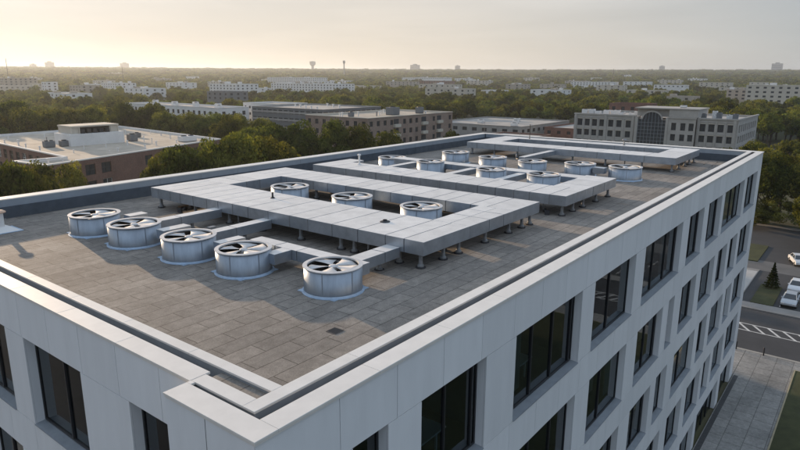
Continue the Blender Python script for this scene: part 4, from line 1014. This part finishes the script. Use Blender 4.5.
def mesh_from(name, v, m):
    n = len(v)//4; me = bpy.data.meshes.new(name); me.vertices.add(len(v)); me.vertices.foreach_set('co', v.astype(np.float32).ravel())
    me.loops.add(4*n); me.loops.foreach_set('vertex_index', np.arange(4*n, dtype=np.int32)); me.polygons.add(n)
    me.polygons.foreach_set('loop_start', np.arange(n, dtype=np.int32)*4); me.materials.append(m); me.update(calc_edges=True); me.validate(); return me
def trunk_mesh(seed):
    rg = random.Random(seed); t = MB(); t.tube((0, 0, -.02), (.01, .0, .30), .028, .02, bark, 9); t.tube((.01, 0, .30), (-.01, .01, .62), .02, .008, bark, 7)
    for k in range(7):
        a = k*.9+rg.uniform(-.3, .3); z = .25+.05*k; t.tube((0, 0, z), (math.cos(a)*.24, math.sin(a)*.24, z+.2), .012, .004, bark, 6, caps=False)
    return t.mesh('trunk', smooth=True)
near_cr = [mesh_from('crown', leaf_cloud(s, 13000, .0165, 44), leaf) for s in range(4)]
mid_cr = [mesh_from('crown', leaf_cloud(20+s, 4200, .023, 34), leaf) for s in range(4)]
far_cr = [mesh_from('crown', leaf_cloud(40+s, 520, .065, 18, zc=.56), leaf) for s in range(3)]
trunks = [trunk_mesh(s) for s in range(3)]
rt = random.Random(31)
def tree(x, y, h, w, label, group=None, q='mid', name='broadleaf_tree', z=None):
    t = thing(name, label, 'tree', (x, y, T(x, y) if z is None else z), group, rt.uniform(0, 6.28)); t.scale = (w*1.05, w*1.05, h*1.04)
    link('crown', rt.choice(near_cr if q == 'near' else mid_cr), t); link('trunk', rt.choice(trunks), t)
    return t
near = [(24.6, 81.4, 18.1, 8.0, 'tree at the far left edge in front of the brick building'), (27.3, 83.6, 16.7, 7.0, 'second tree from the left in front of the brick building'), (31.5, 88.4, 16.1, 7.5, 'bushy tree left of the bare stretch of brick wall'),
 (38.7, 95.2, 14.8, 5.5, 'slim tree standing right against the brick wall left of its windows'), (22.4, 86.9, 17.0, 8.0, 'tree behind the far left foreground trees'), (46.5, 82.3, 16.6, 6.5, 'lower tree at the left end of the large olive clump'),
 (49.8, 80.2, 18.3, 9.5, 'broad olive tree in front of the right part of the brick building'), (55.0, 80.3, 18.3, 9.0, 'middle tree of the large olive clump behind the rear parapet'), (58.7, 77.6, 19.6, 11.0, 'tallest olive tree directly behind the rear parapet'),
 (65.0, 77.6, 18.3, 9.5, 'tree right of the tallest olive one behind the rear parapet'), (71.9, 79.6, 16.4, 7.5, 'small yellow-green tree at the right end of the olive clump')]
for x, y, h, w, lab in near: tree(x, y, h, w*1.12, lab, 'trees behind the rear parapet', 'near')
mid = [(87.3, 108.5, 17.6, 11.0), (91.2, 105.2, 18.0, 12.0), (95.0, 101.8, 18.2, 13.0), (106.4, 144.2, 17.5, 13.0), (101.0, 95.9, 18.4, 11.0), (106.6, 93.2, 17.0, 12.0), (117.5, 92.3, 14.9, 10.0), (164.9, 103.6, 11.8, 8.0), (84, 104, 15, 9), (112, 96, 13.5, 8)]
labs = ['dark tree left of the broad dark clump between the gravel roof and the apartments', 'dark tree in the broad clump left of the apartments', 'broadest dark tree in front of the left end of the apartments', 'dark tree between the gravel roof and the grey mid-rise', 'dark tree covering the left face of the pink apartments',
        'round dark tree in front of the corner of the pink apartments', 'small tree in front of the middle of the pink apartments', 'small light green tree at the right end of the pink apartments', 'low tree in front of the broad dark clump', 'low tree between two taller ones before the pink apartments']
for (x, y, h, w), lab in zip(mid, labs): tree(x, y, h, w, lab, 'trees before the apartments', 'near' if x < 120 else 'mid')
left = [(83.4, 235.6, 20.5, 16.0), (79.4, 212.1, 18.4, 13.0), (86.9, 212.9, 18.0, 13.0), (94.0, 213.0, 17.7, 12.0), (100.9, 213.9, 18.5, 13.0), (112.5, 212.9, 18.7, 13.0), (116.3, 203.5, 18.0, 12.0), (114.0, 189.4, 16.8, 12.0), (118.5, 180.5, 16.4, 11.0), (119.8, 172.4, 15.5, 11.0), (124.8, 174.9, 16.0, 10.0), (70, 214, 17, 12), (60, 214, 16, 12), (128, 166, 16, 11), (133, 160, 15, 10), (122, 160, 13, 9)]
ll = []
for x, y, h, w in left: ll.append(tree(x, y, h, w, 'x', 'tree row behind the brick building', 'near'))
ordinal(ll, 'green tree in the row directly behind the gravel-roofed brick building, # from the left')
right = [(134.5, 8.2, 14.0, 12.0, 'large dark tree beyond the access road beside the far corner of the office'), (141.3, 6.4, 13.6, 12.0, 'dark tree behind the large one beyond the access road'), (135.6, 1.2, 13.8, 12.0, 'dark tree at the right edge beyond the access road'),
 (136.1, 14.7, 10.8, 9.0, 'low dark tree touching the far corner of the office in view'), (116.7, -1.2, 10.0, 8.5, 'bright green tree standing on the near side of the access road at the right edge'), (121.8, -6.4, 10.9, 9.0, 'tree just past the bright green one at the right edge')]
for x, y, h, w, lab in right: tree(x, y, h, w, lab, 'trees by the access road', 'near')
for k, (x, y, h, w) in enumerate([(222.1, 6.7, 14.9, 12.0), (235, 44-40, 12, 11), (232, -6, 13, 12), (300.4, 36.6, 15.6, 12.0), (309.0, 42.4, 17.1, 14.0), (320.6, 31.8, 13.5, 14.0), (331.4, 25.4, 15.1, 14.0), (150, 12, 12, 11), (160, 4, 12, 11), (172, 14, 12, 11), (185, 6, 12, 11), (200, 12, 12, 11), (170, -4, 12, 11), (298, 16, 13, 11), (300, 6, 13, 12), (165, 22, 12, 10), (190, 20, 11, 10), (208, 22, 11, 9)]):
    tree(x, y, h, w, 'tree among those around the far car park', 'trees around the far car park', 'mid')
low_cr = [mesh_from('crown', leaf_cloud(60+s_, 9000, .018, 30, w=1.15, h=1.25, zc=.5), leaf) for s_ in range(2)]
for x, y, h, w, lab in ((131.5, 12.5, 7.5, 8, 'low dense bush at the foot of the dark trees, nearest the office corner'), (132, 6.5, 7, 8, 'low dense bush under the large dark tree beyond the access road'), (131.5, 1.0, 6.5, 8, 'low dense bush under the dark tree at the right edge'),
    (127.5, 9.0, 4.5, 6, 'small bush in front of the low bushes beyond the access road'), (118.5, -2.5, 6, 7, 'bush at the foot of the bright green tree'), (137, 17, 9, 9, 'bush furthest left among those beyond the access road'), (138, -5, 8, 9, 'bush furthest right beyond the access road')):
    t = thing('bush', lab, 'bush', (x, y, G), 'bushes along the access road', rt.uniform(0, 6)); t.scale = (w, w, h); link('crown', rt.choice(low_cr), t)
for x, y, h, w, lab in ((12, -33, 15, 11, 'tree on the lawn opposite the near end of the long facade'), (24, -37, 17, 12, 'second tree on the lawn opposite the long facade'), (36, -32, 14, 11, 'third tree on the lawn opposite the long facade'), (48, -38, 16, 12, 'fourth tree on the lawn opposite the long facade'), (-26, 14, 15, 11, 'street tree opposite the short facade'), (-28, 27, 16, 12, 'street tree opposite the rear end of the short facade')):
    tree(x, y, h, w, lab, 'trees opposite the office facades', 'mid')
# small conifer on the island
cg = []
rg = np.random.default_rng(5); n = 2600; zz = rg.random(n)**1.25; aa = rg.uniform(0, 6.283, n); ra = (1-zz)*.5*(.75+.25*np.sin(zz*60))*rg.uniform(.5, 1, n)
p = np.stack([ra*np.cos(aa), ra*np.sin(aa), .06+zz*.94], 1); dd = np.stack([np.cos(aa), np.sin(aa), -.4+0*aa], 1)+rg.normal(size=(n, 3))*.3; dd /= np.linalg.norm(dd, axis=1)[:, None]
bb = np.cross(dd, rg.normal(size=(n, 3))); bb /= np.linalg.norm(bb, axis=1)[:, None]; s = .05*rg.uniform(.6, 1.3, n)[:, None]
con = mesh_from('crown', np.stack([p-dd*s, p-bb*s*.3, p+dd*s, p+bb*s*.3], 1).reshape(-1, 3), leaf_dark)
t = thing('conifer_tree', 'small dark conifer at the end of the grass island by the parked cars', 'tree', (89.6, .9, G+.15)); t.scale = (2.3, 2.3, 3.6)
link('crown', con, t); link('trunk', trunks[0], t)

# scatter: countable woods nearby, uncountable woods far away
rects = [(0, 60, 0, 30), (44, 107, 110, 206), (130, 190, 60, 148), (160, 206, 158, 210), (160, 210, 210, 318), (100, 290, -20, 100), (196, 310, 88, 175), (296, 322, 78, 104), (60, 132, -200, 60), (560, 610, 12, 92), (622, 658, 80, 116), (60, 137, 60, 112), (105, 165, 140, 170),
         (20, 72, 60, 112), (400, 460, 530, 592), (268, 298, 362, 398), (530, 600, 505, 645), (300, 372, 862, 948), (294, 322, 714, 740), (270, 330, 775, 825), (310, 334, 665, 690), (400, 436, 762, 808), (925, 960, 612, 678), (1045, 1092, 362, 438)]
clear = [(440, 530, 480, 560), (800, 860, 850, 925), (270, 322, 620, 665), (390, 418, 740, 785), (880, 925, 600, 640), (1150, 1212, 790, 860), (860, 912, 205, 235), (385, 430, 500, 560), (500, 560, 440, 575), (285, 310, 700, 730), (500, 560, 15, 85), (1000, 1046, 340, 420), (250, 275, 345, 375), (870, 925, 590, 650), (290, 330, 800, 862)]
def free(x, y, m=4):
    for a, b, c, d in rects:
        if a-m < x < b+m and c-m < y < d+m: return False
    for a, b, c, d in clear:
        if a < x < b and c < y < d: return False
    return True
rs = random.Random(1234); pts = []
def inview(az): return 2 < az < 74
dd = 118.0
while dd < 6200:
    sp = 9.5 if dd < 700 else 9.5+(dd-700)*.0085
    n = int(R(72)*dd/sp)
    for i in range(n):
        az = 2+72*(i+rs.random())/n; d2 = dd+rs.uniform(-.5, .5)*sp; a = R(az); x, y = d2*math.cos(a)-7, d2*math.sin(a)-8
        if free(x, y) and rs.random() < .93: pts.append((d2, x, y, sp))
    dd += sp*(.95 if dd < 700 else 1.1)
pts.sort()
cnt = 0; stuff = []
for d2, x, y, sp in pts:
    # patches of clearing further out
    if d2 > 420:
        v = math.sin(x*.011+1.3)*math.sin(y*.009+.4)+.5*math.sin(x*.023+y*.017)
        if v > .72 and rs.random() < .9: continue
    h = rs.uniform(9.5, 15.5) if d2 < 700 else rs.uniform(9, 15)
    if d2 > 240 and rs.random() < .12: h *= 1.22
    w = h*rs.uniform(.68, .98)
    if cnt < 225 and d2 < 420:
        cnt += 1; tree(x, y, h, w, 'green broadleaf tree in the woods beyond the nearby buildings', 'trees in the woods beyond the nearby buildings', 'mid')
    else: stuff.append((x, y, T(x, y)-.3, w*max(1, sp/10.5), h*(1 if d2 < 900 else 1+min(.35, (d2-900)/6000)), d2))
def woods(name, sel, crs, label):
    me = bpy.data.meshes.new(name); me.vertices.add(len(sel)); me.vertices.foreach_set('co', np.array([q[:3] for q in sel], np.float32).ravel())
    sc = me.attributes.new('sc', 'FLOAT_VECTOR', 'POINT'); sc.data.foreach_set('vector', np.array([(q[3], q[3], q[4]) for q in sel], np.float32).ravel())
    ro = me.attributes.new('ro', 'FLOAT', 'POINT'); ro.data.foreach_set('value', np.array([rs.uniform(0, 6.28) for q in sel], np.float32))
    ix = me.attributes.new('ix', 'INT', 'POINT'); ix.data.foreach_set('value', np.array([rs.randrange(len(crs)) for q in sel], np.int32))
    o = link(name, me); tag(o, label, 'woods', kind='stuff')
    ng = bpy.data.node_groups.new(name, 'GeometryNodeTree'); ng.interface.new_socket('Geometry', in_out='INPUT', socket_type='NodeSocketGeometry'); ng.interface.new_socket('Geometry', in_out='OUTPUT', socket_type='NodeSocketGeometry')
    N = ng.nodes.new; l = ng.links.new; gi, go = N('NodeGroupInput'), N('NodeGroupOutput'); jn = N('GeometryNodeJoinGeometry'); l(jn.outputs[0], go.inputs[0])
    na = N('GeometryNodeInputNamedAttribute'); na.data_type = 'FLOAT_VECTOR'; na.inputs[0].default_value = 'sc'
    nr = N('GeometryNodeInputNamedAttribute'); nr.data_type = 'FLOAT'; nr.inputs[0].default_value = 'ro'
    ni = N('GeometryNodeInputNamedAttribute'); ni.data_type = 'INT'; ni.inputs[0].default_value = 'ix'
    cx = N('ShaderNodeCombineXYZ'); l(nr.outputs[0], cx.inputs[2])
    for k, cm in enumerate(crs):
        src = SRC[cm.name]
        oi = N('GeometryNodeObjectInfo'); oi.inputs[0].default_value = src; oi.transform_space = 'ORIGINAL'
        ip = N('GeometryNodeInstanceOnPoints'); cmpn = N('FunctionNodeCompare'); cmpn.data_type = 'INT'; cmpn.operation = 'EQUAL'
        l(ni.outputs[0], cmpn.inputs[2]); cmpn.inputs[3].default_value = k
        l(cmpn.outputs[0], ip.inputs['Selection']); l(gi.outputs[0], ip.inputs['Points']); l(oi.outputs['Geometry'], ip.inputs['Instance']); l(cx.outputs[0], ip.inputs['Rotation']); l(na.outputs[0], ip.inputs['Scale'])
        l(ip.outputs[0], jn.inputs[0])
    md = o.modifiers.new('scatter', 'NODES'); md.node_group = ng
SRC = {}
for cm in mid_cr+far_cr:
    src = bpy.data.objects.new('crown_source', cm); SRC[cm.name] = src     # never linked to the scene: only a data source for the scatter
woods('woods', [q for q in stuff if q[5] < 750], mid_cr, 'continuous green woods filling the middle distance between the buildings')
woods('far_woods', [q for q in stuff if q[5] >= 750], far_cr, 'hazy far woods reaching up to the horizon')
print('trees', cnt, len(stuff))

# labels of small repeats: by place from left to right
from collections import defaultdict
dup = defaultdict(list)
for o in COL.objects:
    if o.parent is None and o.get('label'): dup[o['label']].append(o)
for lab, os_ in dup.items():
    if 2 <= len(os_) <= 30: ordinal(os_, lab+', # from left')
# ------------------------------------------------------------------ haze
hm = bpy.data.materials.new('haze'); hm.use_nodes = True; n = hm.node_tree.nodes; n.clear(); o = n.new('ShaderNodeOutputMaterial'); v = n.new('ShaderNodeVolumePrincipled')
v.inputs['Color'].default_value = (.84, .92, 1.0, 1); v.inputs['Density'].default_value = .00011; v.inputs['Anisotropy'].default_value = .45
hm.node_tree.links.new(v.outputs[0], o.inputs['Volume'])
hz = MB().box(-7000, 7000, -7000, 7000, G-1.5, 110, grass_m); hz.mats[0] = hm
ho = hz.build('haze'); tag(ho, 'pale evening haze over the whole town', 'haze', kind='stuff')
